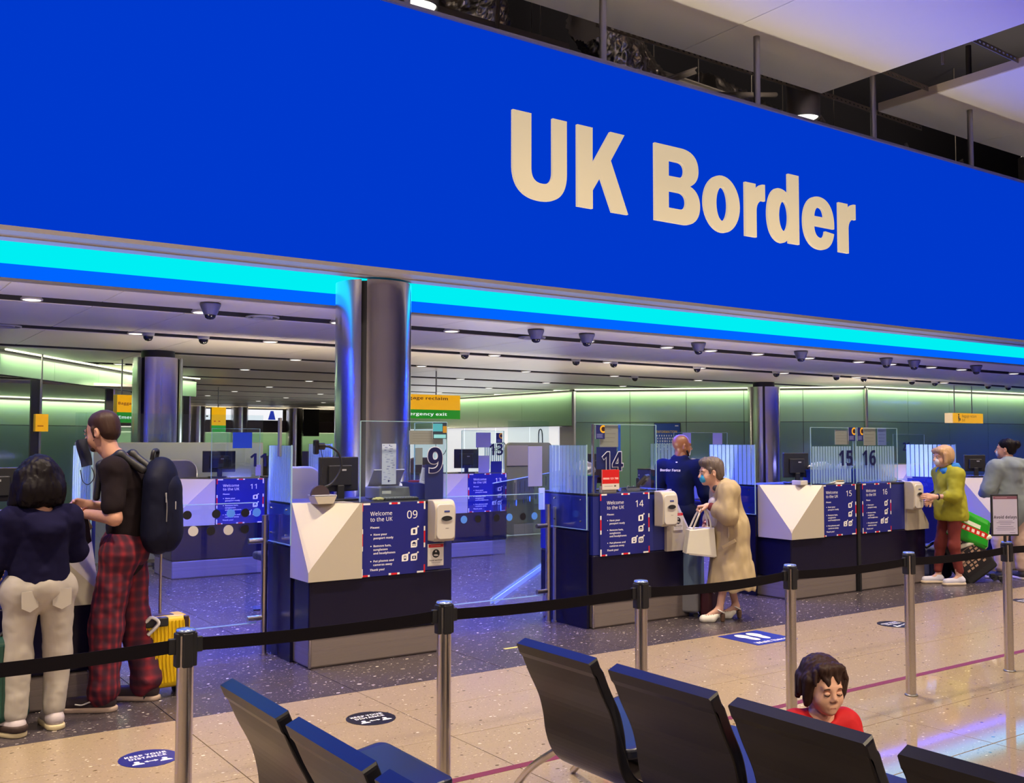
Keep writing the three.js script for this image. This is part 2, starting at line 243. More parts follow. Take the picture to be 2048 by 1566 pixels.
// ---------------------------------------------------------------- upper hall: floating pale panels, lamps between them, dark services above
const HP = 6.6;
{
  const up = struct('ceiling_upper');
  const slab = (x0, x1, z0, z1) => {
    const w = x1 - x0, d = z0 - z1, cx = (x0 + x1) / 2, cz = (z0 + z1) / 2;
    part(up, 'ceiling_panel', rbox(w - 0.012, 0.03, d, 0.004, cx, HP + 0.015, cz, 1), M.upper);
    return [cx, cz, w, d];
  };
  const frame = (x0, x1, z0, z1) => part(up, 'panel_rim', [box(x1 - x0, 0.12, 0.02, (x0 + x1) / 2, HP + 0.07, z1), box(x1 - x0, 0.12, 0.02, (x0 + x1) / 2, HP + 0.07, z0), box(0.02, 0.12, z0 - z1, x0, HP + 0.07, (z0 + z1) / 2), box(0.02, 0.12, z0 - z1, x1, HP + 0.07, (z0 + z1) / 2)], M.rim);
  for (const [z0, z1] of [[-5.35, -8.87], [2.6, -4.55], [7.8, 3.6]]) {
    slab(-6, -2.0, z0, z1); slab(-2.0, 0.7, z0, z1); slab(0.7, 3.4, z0, z1); slab(3.4, 6.1, z0, z1); slab(6.1, 8.83, z0, z1); slab(8.83, 11.56, z0, z1); frame(-6, 11.56, z0, z1);
    slab(12.9, 15.6, z0, z1); slab(15.6, 18.3, z0, z1); slab(18.3, 21, z0, z1); slab(21, 24, z0, z1); slab(24, 32, z0, z1); frame(12.9, 32, z0, z1);
  }
}
function cylinderLamp(x, y, z, label, seen, k = 1) {
  const t = thing('cylinder_lamp', label, 'ceiling light', [x, y, z], 0, seen ? undefined : 'unseen cylinder lamps over the waiting seats');
  part(t, 'housing', lathe([[0.2, 0.04], [0.225, 0], [0.235, 0.02], [0.235, 0.5], [0.05, 0.52], [0.001, 0.52]], 36), M.dull);
  part(t, 'lamp_diffuser', new THREE.CylinderGeometry(0.2, 0.2, 0.02, 36), glow([1, 0.95, 0.85], 2.2), [0, 0.035, 0]); part(t, 'stem', cyl(0.03, 1.6, 0, 0.52, 0), M.strut);
  if (z < -9) { part(t, 'added_upper_diffuser', lathe([[0.12, 0.522], [0.19, 0.522], [0.19, 0.53], [0.12, 0.53]], 30), glow([1, 0.9, 0.75], 1)); const u = new THREE.SpotLight(new THREE.Color().setRGB(1, 0.8, 0.6), 34, 0, 1.35, 0.5); u.name = 'added_cylinder_uplight'; u.position.set(x, y + 0.56, z); u.target.position.set(x + 0.2, y + 3, z - 0.8); u.castShadow = true; u.shadow.radius = 6; scene.add(u, u.target); }  // glowing ring and uplight added on top to brighten the services above
  const l = new THREE.SpotLight(new THREE.Color().setRGB(...LAMP_WARM), HALL_LAMP * k, 0, z > 0 ? 1.2 : 0.9, 1); l.name = 'cylinder_lamp_beam'; l.position.set(x, y - 0.01, z); l.target.position.set(x, 0, z > -6 && z < 0 ? z - 1.5 : z - 1); l.castShadow = true; l.shadow.radius = 9; scene.add(l, l.target);
}
cylinderLamp(11.52, 6.3, -9.16, 'large grey cylinder lamp hanging beside the pale ceiling panel corner', true);
cylinderLamp(5.14, 6.3, -9.16, 'large cylinder lamp peeking over the sign top behind a thin post', true);
for (const x of [-1.24, 17.9]) cylinderLamp(x, 6.3, -9.16, 'unseen cylinder lamp in the same row over the sign', false);  // out of view, placed to light the ends of the sign row
for (const x of [-4, -0.5, 2.8, 6.0, 9.2, 13.5, 17.5]) for (const z of [-4.95, 3.1]) cylinderLamp(x, 6.5, z, 'unseen large cylinder lamp between pale ceiling panels over the waiting hall', false, z > 0 ? 1 : 1);  // out of view, placed to light the beige floor, desk fronts and seats
// services in the dark gap
{
  const noise = new ImprovedNoise();
  const foilDuct = (a, b, r, label) => {
    const A = V3(...a), B = V3(...b), L = A.distanceTo(B), g = new THREE.CylinderGeometry(r, r, L, 90, 80), p = g.attributes.position;
    for (let i = 0; i < p.count; i++) { const x = p.getX(i), y = p.getY(i), z = p.getZ(i), k = 1 + 0.14 * noise.noise(x * 7 + 3, y * 5, z * 7) + 0.2 * Math.abs(noise.noise(x * 13, y * 9, z * 13)) + 0.1 * Math.abs(noise.noise(x * 29, y * 23, z * 29)); p.setXYZ(i, x * k, y, z * k); }
    g.computeVertexNormals();
    g.applyMatrix4(new THREE.Matrix4().compose(A.add(B).multiplyScalar(0.5), new THREE.Quaternion().setFromUnitVectors(V3(0, 1, 0), B.clone().sub(V3(...a)).normalize()), V3(1, 1, 1)));
    const t = thing('foil_duct', label, 'duct'); part(t, 'foil_wrap', g, M.foil); for (const u of [a, b]) part(t, 'hanger_rod', rod([u[0], u[1], u[2]], [u[0], 9.24, u[2]], 0.008), M.strut);
  };
  foilDuct([6.2, 7.5, -10.0], [7.6, 6.9, -11.6], 0.42, 'crumpled silver foil duct in the dark gap above the letter K');
  foilDuct([8.4, 7.4, -10.2], [10.6, 6.95, -11.3], 0.34, 'crumpled foil duct in the dark gap left of the cylinder lamp');
  foilDuct([12.1, 7.5, -11.8], [14.5, 7.2, -12.0], 0.4, 'crumpled foil duct beyond the cylinder lamp in the dark gap');
  foilDuct([12.2, 7.6, -6.2], [12.4, 7.5, -8.2], 0.36, 'crumpled foil duct inside the gap between two pale panels');
  foilDuct([12.0, 7.7, -3.4], [12.6, 7.5, -5.2], 0.34, 'crumpled foil duct highest in the gap between two pale panels');
  const tray = (x0, x1, y, z, label) => {
    const t = thing('cable_tray', label, 'cable tray', [x0, y, z]), L = x1 - x0;
    part(t, 'rail', box(L, 0.07, 0.02, L / 2, 0, 0), M.strut); part(t, 'rail', box(L, 0.07, 0.02, L / 2, 0, -0.42), M.strut);
    for (const hx of [0.3, L - 0.3]) part(t, 'hanger_rod', rod([hx, 0, -0.21], [hx, 9.24 - y, -0.21], 0.008), M.strut);
    for (let x = 0.15; x < L; x += 0.3) part(t, 'rung', box(0.025, 0.02, 0.42, x, -0.02, -0.21), M.strut);
  };
  tray(3.2, 7.8, 6.75, -9.9, 'dark ladder cable tray above the sign near the first lamp'); tray(9.0, 12.6, 6.75, -10.6, 'ladder cable tray low in the gap beside the cylinder lamp'); tray(13.4, 19, 6.55, -10.9, 'long ladder cable tray under the far pale panel');
  const strut = (a, b, label) => {
    const A = V3(...a), L = A.distanceTo(V3(...b)), s = roundRect(L, 0.075, 0.004);
    for (let x = -L / 2 + 0.06; x < L / 2 - 0.04; x += 0.1) { const h = new THREE.Path(); h.absellipse(x, 0, 0.028, 0.013, 0, Math.PI * 2, true); s.holes.push(h); }
    const g = extr(s, 0.008, 0, 6), d = V3(...b).sub(A).normalize();
    g.applyMatrix4(new THREE.Matrix4().compose(A.clone().add(V3(...b)).multiplyScalar(0.5), new THREE.Quaternion().setFromUnitVectors(V3(1, 0, 0), d), V3(1, 1, 1)));
    solo('perforated_strut', g, mat([0.32, 0.3, 0.28], 0.45, 0.6), label, 'strut');
  };
  strut([11.3, 6.68, -8.98], [14.2, 6.62, -9.0], 'perforated steel strut leading from the cylinder lamp to the far panel'); strut([11.62, 6.7, -8.0], [12.88, 6.7, -8.05], 'perforated strut bridging the panel gap next to the lamp'); strut([11.62, 6.7, -6.7], [12.88, 6.7, -6.75], 'perforated strut bridging the middle of the panel gap');
  strut([7.5, 6.66, -9.0], [11.4, 6.66, -9.0], 'long perforated strut running along the pale panel edge');
  const girders = [[[2.5, 7.9, -10.4], [9, 7.5, -10.4], 0.14, 'dark steel girder above the foil duct and letter U'], [[10, 7.2, -10.9], [20, 6.9, -11.0], 0.16, 'dark steel girder running beneath the far pale panel'], [[11.5, 8.2, -9.6], [13.2, 7.4, -6.2], 0.1, 'slanting dark girder seen inside the panel gap'], [[4.6, 7.6, -9.4], [6.2, 6.4, -10.8], 0.1, 'slanting dark girder near the first cylinder lamp'], [[9.2, 6.5, -9.9], [11.0, 7.4, -10.8], 0.08, 'slanting thin girder left of the cylinder lamp'], [[15.6, 6.9, -10.2], [16.8, 6.35, -10.6], 0.05, 'thin slanted brace under the far pale panel'], [[17.4, 6.9, -10.2], [16.6, 6.3, -10.7], 0.05, 'second slanted brace crossing under the far pale panel'], [[11.9, 8.6, -7.2], [11.95, 6.6, -7.25], 0.04, 'thin vertical drop rod in the panel gap'], [[12.55, 8.6, -5.0], [12.55, 6.6, -5.0], 0.04, 'thin vertical drop rod higher in the panel gap'], [[8.0, 8.6, -9.5], [8.0, 6.2, -9.5], 0.035, 'thin vertical drop rod left of the tall hanger post']];
  for (const [a, b, w, l] of girders) solo('girder', [bar(a, b, w, 0.02), bar([a[0], a[1] + w / 2, a[2]], [b[0], b[1] + w / 2, b[2]], 0.02, w)], M.strut, l, 'girder');
  const pipes = [[[3.4, 6.2, -9.7], [7.2, 7.0, -10.6], 0.05, 'grey conduit slanting up behind the letter U'], [[6.4, 6.15, -9.5], [6.9, 7.6, -10.2], 0.03, 'thin bright rod beside the foil duct above letter K'], [[8.6, 6.2, -9.6], [12.4, 7.2, -10.4], 0.04, 'grey conduit slanting up behind the cylinder lamp'], [[12.6, 6.3, -9.7], [18.8, 6.75, -10.2], 0.05, 'long grey conduit beneath the far pale panel'], [[11.7, 7.3, -8.6], [12.9, 7.2, -5.9], 0.05, 'grey conduit running up inside the panel gap'], [[11.7, 7.0, -5.6], [13.0, 7.1, -6.4], 0.03, 'thin conduit crossing high in the panel gap'], [[14.6, 6.0, -9.6], [15.4, 6.6, -10.0], 0.025, 'short slanted rod near the fourth hanger post'], [[7.3, 6.1, -9.4], [9.0, 6.6, -9.8], 0.025, 'thin slanted rod above the space between words']];
  for (const [a, b, r, l] of pipes) solo('conduit', rod(a, b, r), mat([0.22, 0.2, 0.19], 0.4, 0.6), l, 'pipe');
 foilDuct([12.9, 6.9, -10.4], [13.6, 6.3, -10.2], 0.28, 'crumpled foil bundle below the far panel corner');
  tray(5.0, 8.6, 7.4, -11.2, 'upper ladder cable tray behind the foil ducts');
  solo('copper_pipe', rod([9.75, 6.42, -9.5], [11.05, 6.5, -9.6], 0.035), mat([0.3, 0.13, 0.07], 0.4, 0.6), 'short brown pipe running towards the cylinder lamp', 'pipe');
}
// ---------------------------------------------------------------- steel columns
function column(n, x, z, top, core) {
  const c = struct('column_' + n, null, null, [x, 0, z]), r = 0.36;
  for (const [a, b] of [[0.06, 1.5], [1.6, 3.08], [3.2, 4.65], [4.75, 6.2]]) {
    const o = core; part(c, 'cladding_panel', new THREE.CylinderGeometry(r, r, top - 0.02, 20, 1, true, a + o, b - a).translate(0, top / 2, 0), M.column);
  }
  part(c, 'joint_core', cyl(r - 0.03, top - 0.02), M.black); part(c, 'neck', cyl(0.24, 3.02 - top + 0.14, 0, top - 0.05), M.black); part(c, 'base_ring', new THREE.CylinderGeometry(r + 0.01, r + 0.01, 0.1, 40, 1, true).translate(0, 0.05, 0), M.dull);
}
column(1, 4.33, -8.53, 3.16, -0.7); column(2, 4.16, -15.3, 2.9, -0.86); column(3, 17.65, -15.25, 2.9, -0.85);
// ---------------------------------------------------------------- green glass walls with a lit cove on top
function glassWall(name, pts, y0, yj, y1, step, low) {
  const w = struct(name);
  for (let k = 0; k < pts.length - 1; k++) {
    const A = V3(pts[k][0], 0, pts[k][1]), B = V3(pts[k + 1][0], 0, pts[k + 1][1]), L = A.distanceTo(B), n = Math.max(1, Math.round(L / step)), yaw = Math.atan2(-(B.z - A.z), B.x - A.x), q = L / n;
    for (let i = 0; i < n; i++) {
      const c = A.clone().lerp(B, (i + 0.5) / n), place = (m) => { m.position.set(c.x, 0, c.z); m.rotation.y = yaw; return m; };
      place(part(w, 'glass_panel', box(q - 0.012, y1 - yj - 0.012, 0.02, 0, (y1 + yj) / 2, 0), M.greenGlass));
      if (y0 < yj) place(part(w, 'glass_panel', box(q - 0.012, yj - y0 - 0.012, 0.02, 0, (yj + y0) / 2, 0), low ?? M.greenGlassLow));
    }
    const c = A.clone().lerp(B, 0.5), back = part(w, 'backing', box(L, y1 - y0 + 0.3, 0.06, 0, (y0 + y1) / 2 + 0.15, -0.06), M.black); back.position.set(c.x, 0, c.z); back.rotation.y = yaw;
    const nrm = V3(Math.sin(yaw), 0, Math.cos(yaw)), up = c.clone().addScaledVector(nrm, 0.09);
    const st = part(w, 'unseen_cove_lamp', [rbox(L, 0.03, 0.04, 0.012)], glow([1, 1, 0.7], 2)); st.position.set(up.x, y1 + 0.06, up.z); st.rotation.y = yaw;  // unseen strip in the ceiling gap, lights the top of the wall
    const f = c.clone().addScaledVector(nrm, 0.11); area('unseen_cove_glow', [1, 1, 0.66], 40, L, 0.05, [f.x, y1 + 0.035, f.z], [f.x - nrm.x * 0.06, y1 - 1, f.z - nrm.z * 0.06]);
  }
  return w;
}
glassWall('wall_green_right', [[16.1, -20.2], [20.89, -14.93], [27.5, -14.5], [33, -14.3]], 0.02, 2.143, 2.93, 1.55);
glassWall('wall_green_side', [[16.2, -29.5], [16.2, -20.45]], 2.06, 2.06, 2.95, 2.4);
glassWall('wall_green_left', [[2.13, -16.17], [5.08, -20.3]], 2.62, 2.62, 2.93, 1.7); glassWall('wall_green_wing', [[5.08, -20.3], [6.65, -21.46]], 2.6, 2.6, 2.93, 0.9);
glassWall('wall_green_inner', [[-6, -19], [0, -23], [6, -25.5]], 0.02, 2.0, 2.56, 1.9);
struct('ceiling_left_room', box(12.2, 0.05, 9.5, -0.6, 2.66, -23.5), M.ceil);
part(scene.getObjectByName('wall_green_right'), 'corner_post', cyl(0.035, 2.95, 20.9, 0, -14.86), M.dull);
part(scene.getObjectByName('wall_green_right'), 'end_post', box(0.08, 2.95, 0.08, 16.08, 1.475, -20.22), M.midGrey);
// slim posts under the left wing
[[2.75, -17.0, 'slim dark post beneath the green bulkhead above the woman in navy'], [4.35, -19.2, 'slim dark post beneath the green bulkhead beside the yellow hanging sign'], [6.35, -21.2, 'slim dark post beneath the green bulkhead past the second column']].forEach(([x, z, l]) => {
  const t = thing('screen_post', l, 'post', [x, 0, z]); part(t, 'post', box(0.12, 2.6, 0.1, 0, 1.3, 0), M.black); part(t, 'steel_face', box(0.03, 2.6, 0.1, 0.08, 1.3, 0), M.steel);
});
// white lit shop front along the side wall
{
  const w = struct('wall_shop'), M1 = new THREE.MeshStandardMaterial({ color: 0xffffff, roughness: 0.4, emissive: new THREE.Color(0.9, 0.92, 1), emissiveIntensity: 0.62 });
  for (const z of [-28.3, -26.6, -24.9, -23.2, -21.7]) part(w, 'lightbox_panel', box(0.04, 1.98, z < -21.8 ? 1.68 : 1.3, 16.22, 1.06, z), M1);
  area('shop_front_glow', [0.95, 0.97, 1], 2.2, 8, 1.9, [16.15, 1.06, -25.2], [0, 1.06, -25.2]); part(w, 'pier', box(0.06, 2.0, 0.6, 16.24, 1.03, -20.7), M.midGrey); part(w, 'rear_panel', box(0.1, 2.1, 9.4, 16.34, 1.03, -25), M.white);
  // thin black line drawings on the white front
  const ln = (name, pts, r, l) => solo(name, tube(pts.map(([y, z]) => [16.18, y, z]), r, 40, 6), M.black, l, 'wall drawing');
  ln('wall_drawing', Array.from({ length: 20 }, (_, i) => [1.55 + 0.34 * Math.cos(i * 0.3), -27.1 + 0.34 * Math.sin(i * 0.3)]), 0.012, 'thin black circle drawn on the white lit wall');
  ln('wall_drawing', [[1.1, -25.0], [1.5, -24.98], [1.9, -25.02]], 0.02, 'thin black tower drawn on the white lit wall');
  ln('wall_drawing', [[1.4, -24.2], [1.5, -23.8], [1.62, -23.6], [1.4, -23.5], [1.38, -24.2]], 0.014, 'small black bridge outline drawn on the white wall');
  ln('wall_drawing', [[1.2, -21.9], [1.9, -21.9], [1.9, -21.75], [1.2, -21.75], [1.2, -21.9]], 0.016, 'black clock tower outline drawn on the white wall');
}
// the far baggage hall
{
  const t = struct('wall_baggage'); part(t, 'green_panel', box(26, 1.1, 0.1, 14, 1.6, -39.2), M.greenGlass); part(t, 'brown_band', box(8.5, 0.46, 0.12, 14.4, 2.22, -38.0), mat([0.05, 0.035, 0.04], 0.5));
  part(t, 'added_uplight', box(14, 0.04, 0.06, 12, 2.19, -39.1), glow([1, 0.9, 0.7], 1)); area('added_baggage_uplight', [1, 0.85, 0.6], 60, 14, 0.1, [12, 2.22, -39.1], [12, 3, -38.4]); area('unseen_baggage_glow', [1, 1, 0.66], 14, 20, 0.08, [14, 2.0, -38.6], [14, 1, -39.0]);  // uplight added to brighten the far ceiling; unseen wash lights the green panel
  const advert = (x, w, l, draw) => {
    const a = thing('advert_screen', l, 'screen', [x, 2.68, -37.9]);
    const tx = canvas(256, 96, (g) => { g.fillStyle = '#f6f6fa'; g.fillRect(0, 0, 256, 96); draw(g); });
    part(a, 'screen_panel', box(w, 0.42, 0.03, 0, 0, 0.05), new THREE.MeshStandardMaterial({ color: 0x000000, emissive: 0xffffff, emissiveMap: tx, emissiveIntensity: 1 })); part(a, 'frame', box(w + 0.08, 0.5, 0.08, 0, 0, 0), M.black);
  };
  advert(12.6, 1.15, 'white lit advert screen high in the far hall, dark bottle shape', (g) => { g.fillStyle = '#222'; g.fillRect(120, 40, 34, 40); g.fillRect(132, 5, 10, 40); g.fillRect(20, 60, 20, 12); });
  advert(14.45, 1.5, 'white lit advert screen high in the far hall, blue dress shape', (g) => { g.fillStyle = '#2636a0'; g.beginPath(); g.moveTo(170, 10); g.lineTo(190, 10); g.lineTo(205, 90); g.lineTo(152, 90); g.fill(); });
  [[11.7, 'far steel column beside the bottle advert'], [13.35, 'far steel column between the two white adverts'], [15.6, 'far steel column after the blue dress advert']].forEach(([x, l]) => { const c = thing('steel_column', l, 'column', [x, 0, -37.6]); part(c, 'shaft', cyl(0.33, 2.96), M.column); part(c, 'base_ring', cyl(0.35, 0.12), M.dull); });
  solo('far_panel', rbox(0.7, 1.1, 0.1, 0.02, 16.4, 2.4, -37.8), M.black, 'black panel between the far steel column and green wall', 'panel');
}
// ---------------------------------------------------------------- hanging signs
function boardSign(name, w, h, d, tex, side, label, pos, turn, rods) {
  const t = thing(name, label, 'sign', pos, turn), m = new THREE.MeshStandardMaterial({ color: 0x000000, roughness: 0.5, emissive: 0xffffff, emissiveMap: tex, emissiveIntensity: 0.85 });
  part(t, 'sign_face', new THREE.BoxGeometry(w, h, 0.01).translate(0, 0, d / 2), [side, side, side, side, m, side]); part(t, 'sign_box', box(w, h, d - 0.01, 0, 0, -0.005), side);
  for (const x of rods) part(t, 'hanger_rod', cyl(0.012, 3.0 - pos[1] - h / 2 + 0.02, x, h / 2, 0), M.dull);
}
const arrowMan = (g, x, y, s) => { g.fillStyle = '#111'; g.beginPath(); g.arc(x, y, s * 0.16, 0, 7); g.fill(); g.fillRect(x - s * 0.14, y + s * 0.2, s * 0.28, s * 0.5); g.fillRect(x - s * 0.12, y + s * 0.7, s * 0.1, s * 0.4); g.fillRect(x + s * 0.03, y + s * 0.7, s * 0.1, s * 0.4); g.fillRect(x + s * 0.2, y + s * 0.55, s * 0.26, s * 0.4); };
const texReclaim = canvas(512, 256, (g) => { g.fillStyle = '#f2ae00'; g.fillRect(0, 0, 512, 160); g.fillStyle = '#0a8a0a'; g.fillRect(0, 160, 512, 96); g.fillStyle = '#4a1c08'; g.font = 'bold 42px sans-serif'; g.textAlign = 'right'; g.fillText('Baggage reclaim', 432, 54); g.fillStyle = '#fff'; g.font = 'bold 42px sans-serif'; g.fillText('Emergency exit', 424, 222); });
boardSign('hanging_sign', 1.72, 0.46, 0.14, texReclaim, mat([0.5, 0.32, 0.02], 0.5), 'yellow and green hanging sign, baggage reclaim above emergency exit, behind big column', [9.37, 2.31, -16.5], 0, [-0.6, 0.36]);
const texExit = canvas(512, 96, (g) => { g.fillStyle = '#f7b500'; g.fillRect(0, 0, 512, 96); g.fillStyle = '#5a2a00'; g.font = '34px sans-serif'; g.fillText('Baggage reclaim', 150, 40); g.fillText('Exit', 150, 80); g.font = 'bold 44px sans-serif'; g.fillText('\u2190', 20, 46); arrowMan(g, 100, 16, 60); });
boardSign('hanging_sign', 1.3, 0.235, 0.2, texExit, mat([0.6, 0.5, 0.35], 0.5), 'small yellow hanging sign on two rods before the green wall', [22.5, 2.215, -13.3], 0, [-0.4, 0.35]);
const texBag = canvas(256, 256, (g) => { g.fillStyle = '#f2ae00'; g.fillRect(0, 0, 256, 160); g.fillStyle = '#0a8a1a'; g.fillRect(0, 160, 256, 96); arrowMan(g, 180, 30, 90); g.fillStyle = '#6a2a08'; g.font = 'bold 34px sans-serif'; g.fillText('Baggage', 6, 90); g.fillStyle = '#fff'; g.font = 'bold 40px sans-serif'; g.fillText('Emerg.', 10, 220); });
boardSign('hanging_sign', 0.62, 0.46, 0.12, texBag, mat([0.5, 0.32, 0.02], 0.5), 'yellow and green hanging sign partly behind the second steel column', [4.28, 2.18, -17.2], 0.25, [-0.2, 0.2]);
const texYG = canvas(128, 192, (g) => { g.fillStyle = '#f5b400'; g.fillRect(0, 0, 128, 140); g.fillStyle = '#109a30'; g.fillRect(0, 140, 128, 52); g.fillStyle = '#c04010'; g.fillRect(20, 104, 18, 8); g.fillRect(60, 104, 18, 8); });
boardSign('hanging_sign', 0.36, 0.62, 0.1, texYG, mat([0.5, 0.32, 0.02], 0.5), 'narrow yellow and green hanging sign at the edge of the far hall', [8.15, 2.18, -24.5], 0, [0]);
boardSign('hanging_sign', 0.2, 0.27, 0.06, canvas(64, 64, (g) => { g.fillStyle = '#f2ac10'; g.fillRect(0, 0, 64, 64); g.fillStyle = '#a05000'; g.fillRect(10, 42, 30, 4); }), mat([0.5, 0.32, 0.02], 0.5), 'small plain yellow tag sign on the slim post above the couple', [2.82, 1.93, -16.85], 0.3, [0]);
import { FontLoader } from 'three/addons/loaders/FontLoader.js';
import { TextGeometry } from 'three/addons/geometries/TextGeometry.js';
const font = await new FontLoader().loadAsync('fonts/droid/droid_sans_bold.typeface.json');
function textGeo(s, size, depth, bevel = 0) {
  const g = new TextGeometry(s, { font, size, depth, curveSegments: 6, bevelEnabled: bevel > 0, bevelSize: bevel, bevelThickness: 0.0006, bevelSegments: 1 });
  g.computeBoundingBox(); const b = g.boundingBox; return g.translate(-(b.min.x + b.max.x) / 2, -(b.min.y + b.max.y) / 2, 0);
}
const DIGIT = mat('#10164e', 0.4), DIGIT_EDGE = mat('#c9cfe8', 0.5), FASCIA = mat([0.016, 0.024, 0.2], 0.35), LOWER = phys([0.006, 0.005, 0.024], { roughness: 0.25, specularIntensity: 0.6 });
// the printed welcome panel, with its red and white edge marks
function welcome(no) {
  return canvas(560, 600, (g, w, h) => {
    g.fillStyle = '#151c7c'; g.fillRect(0, 0, w, h); g.fillStyle = '#f2f0f0'; g.textBaseline = 'alphabetic';
    g.font = '46px sans-serif'; g.fillText('Welcome', 74, 104); g.fillText('to the UK', 74, 152);
    g.font = 'bold 24px sans-serif'; g.fillText('Please:', 74, 210);
    [['Have your', 268], ['passport ready', 298], ['Remove hats,', 362], ['sunglasses', 392], ['and headphones', 422], ['Put phones and', 486], ['cameras away', 516]].forEach(([s, y]) => g.fillText(s, 102, y));
    for (const y of [260, 354, 478]) { g.beginPath(); g.arc(82, y, 5, 0, 7); g.fill(); }
    g.fillText('Thank you!', 74, 556);
    g.font = '92px sans-serif'; g.textAlign = 'right'; g.fillText(no, 492, 140);
    const icon = (x, y, k) => {
      g.fillStyle = '#f2f0f0'; g.beginPath(); g.moveTo(x, y + 58); g.lineTo(x, y + 18); g.quadraticCurveTo(x, y, x + 18, y); g.lineTo(x + 58, y - 6); g.lineTo(x + 58, y + 40); g.quadraticCurveTo(x + 58, y + 58, x + 40, y + 58); g.fill();
      g.beginPath(); g.arc(x + 64, y - 10, 8, 0, 7); g.fill(); g.fillStyle = '#1a1f5c';
      if (k === 0) { g.fillRect(x + 18, y + 12, 22, 34); } else if (k === 1) { g.beginPath(); g.arc(x + 29, y + 24, 14, Math.PI, 0); g.fill(); g.fillRect(x + 10, y + 24, 38, 5); g.fillRect(x + 14, y + 34, 12, 8); g.fillRect(x + 32, y + 34, 12, 8); }
      else if (k === 2) { g.fillRect(x + 18, y + 12, 22, 36); g.fillStyle = '#f2f0f0'; g.fillRect(x + 22, y + 18, 14, 18); } else { g.fillRect(x + 12, y + 18, 36, 26); g.fillStyle = '#f2f0f0'; g.beginPath(); g.arc(x + 30, y + 31, 8, 0, 7); g.fill(); }
    };
    icon(430, 222, 0); icon(430, 328, 1); icon(430, 438, 3); icon(350, 438, 2);
    const mark = (x, y, a, b, vert) => { for (const [k, c] of [[0, '#f0f0f0'], [1, '#d3182a'], [2, '#f0f0f0']]) { g.fillStyle = c; const u = a * [0, 0.22, 0.78][k], v = a * [0.22, 0.56, 0.22][k]; vert ? g.fillRect(x, y + u, b, v) : g.fillRect(x + u, y, v, b); } };
    mark(236, 0, 96, 16); mark(236, h - 16, 96, 16); mark(0, 210, 180, 14, true); mark(w - 14, 210, 180, 14, true);
    for (const [x, y] of [[0, 0], [w, 0], [0, h], [w, h]]) { const sx = x ? -1 : 1, sy = y ? -1 : 1, f = !x === !y; g.fillStyle = f ? '#f0f0f0' : '#d3182a'; g.fillRect(x, y, sx * 70, sy * 15); g.fillStyle = f ? '#d3182a' : '#f0f0f0'; g.fillRect(x, y, sx * 14, sy * 66); g.fillStyle = '#f0f0f0'; g.fillRect(x + sx * 58, y, sx * 16, sy * 15); }
  });
}
const printMat = (t, r = 0.45) => new THREE.MeshStandardMaterial({ map: t, roughness: r });
function sheet(parent, name, w, h, d, tex, side, pos, rot) { const p = printMat(tex); return part(parent, name, new THREE.BoxGeometry(w, h, d), [side, side, side, side, p, side], pos, rot); }
const YT = 1.186, YB = 0.63, ADDED_UPLIGHT = 290;
function cornerBlock(x0, zf, fx, sz, flip) {                 // pale solid block: its corner is planed off into a triangle facet
  const e = 0.028, P = [], add = (x, y, z) => P.push([flip ? 2 * x0 - x : x, y, z]);
  const cx = x0 - e, cz = zf + e;
  for (const y of [YB, 0.695]) add(cx, y, cz);
  add(cx + 0.012, 0.712, cz); add(cx + 0.03, 0.738, cz); add(cx, 0.712, cz - 0.01); add(cx, 0.738, cz - 0.026); add(cx + fx + e, YB, cz); add(cx, YB, zf - sz); add(x0 + fx, YB, zf - 0.02); add(x0 + fx, YB, zf - sz);
  add(cx + fx + e, YT, cz); add(cx + fx + e - 0.02, YT, cz); add(cx, YT, zf - sz); add(cx, YT, zf - sz + 0.02); add(x0 + fx, YT, zf - sz);
  return hull(P);
}
function desk(label, x0, x1, zf, o = {}) {
  const t = thing('border_desk', label, 'desk', [0, 0, 0]), d = o.depth ?? 0.78, w = x1 - x0, cx = (x0 + x1) / 2, cz = zf - d / 2;
  part(t, 'plinth', rbox(w - 0.01, 0.215, d - 0.02, 0.02, cx, 0.1075, cz, 3), M.brushed);
  part(t, 'lower_panel', rbox(w + 0.012, 0.43, d, 0.02, cx, 0.43, cz, 3), LOWER);
  const a = o.L ? o.L : [0, 0], b = o.R ? o.R : [0, 0], plan = [[x0 + a[0], zf - 0.004], [x1 - b[0], zf - 0.004], ...(o.R ? [[x1, zf - b[1]]] : []), [x1, zf - d], [x0, zf - d], ...(o.L ? [[x0, zf - a[1]]] : [])].map(([X, Z]) => [X, -Z]);
  part(t, 'fascia_panel', extr(shape(plan), 0.535).rotateX(-Math.PI / 2).translate(0, 0.645, 0), FASCIA);
  part(t, 'worktop', extr(shape(plan), 0.012, 0.004).rotateX(-Math.PI / 2).translate(0, YT - 0.016, 0), M.black);
  part(t, 'added_uplight', [box(w * 0.7, 0.03, 0.05, cx, 1.0, zf - d - 0.03)], glow([1, 0.9, 0.75], 0.6)); area('added_desk_uplight', [1, 0.82, 0.56], ADDED_UPLIGHT, w * 0.7, 0.06, [cx, 1.02, zf - d - 0.035], [cx, 3, zf - d + 0.3]);  // uplight bar added behind each desk to brighten the lower ceiling
  if (o.corner) part(t, 'corner_bead', [cyl(0.012, 0.2, x0 + 0.008, 0.008, zf - 0.014)], M.steel);
  if (o.L) part(t, 'corner_block', cornerBlock(x0, zf, o.L[0], o.L[1], false), M.solid);
  if (o.R) part(t, 'corner_block', cornerBlock(x1, zf, o.R[0], o.R[1], true), M.solid);
  if (o.poster) sheet(t, 'welcome_panel', o.poster[2] - o.poster[1], 0.55, 0.014, welcome(o.poster[0]), FASCIA, [(o.poster[1] + o.poster[2]) / 2, 0.908, zf + 0.004]);
  return t;
}
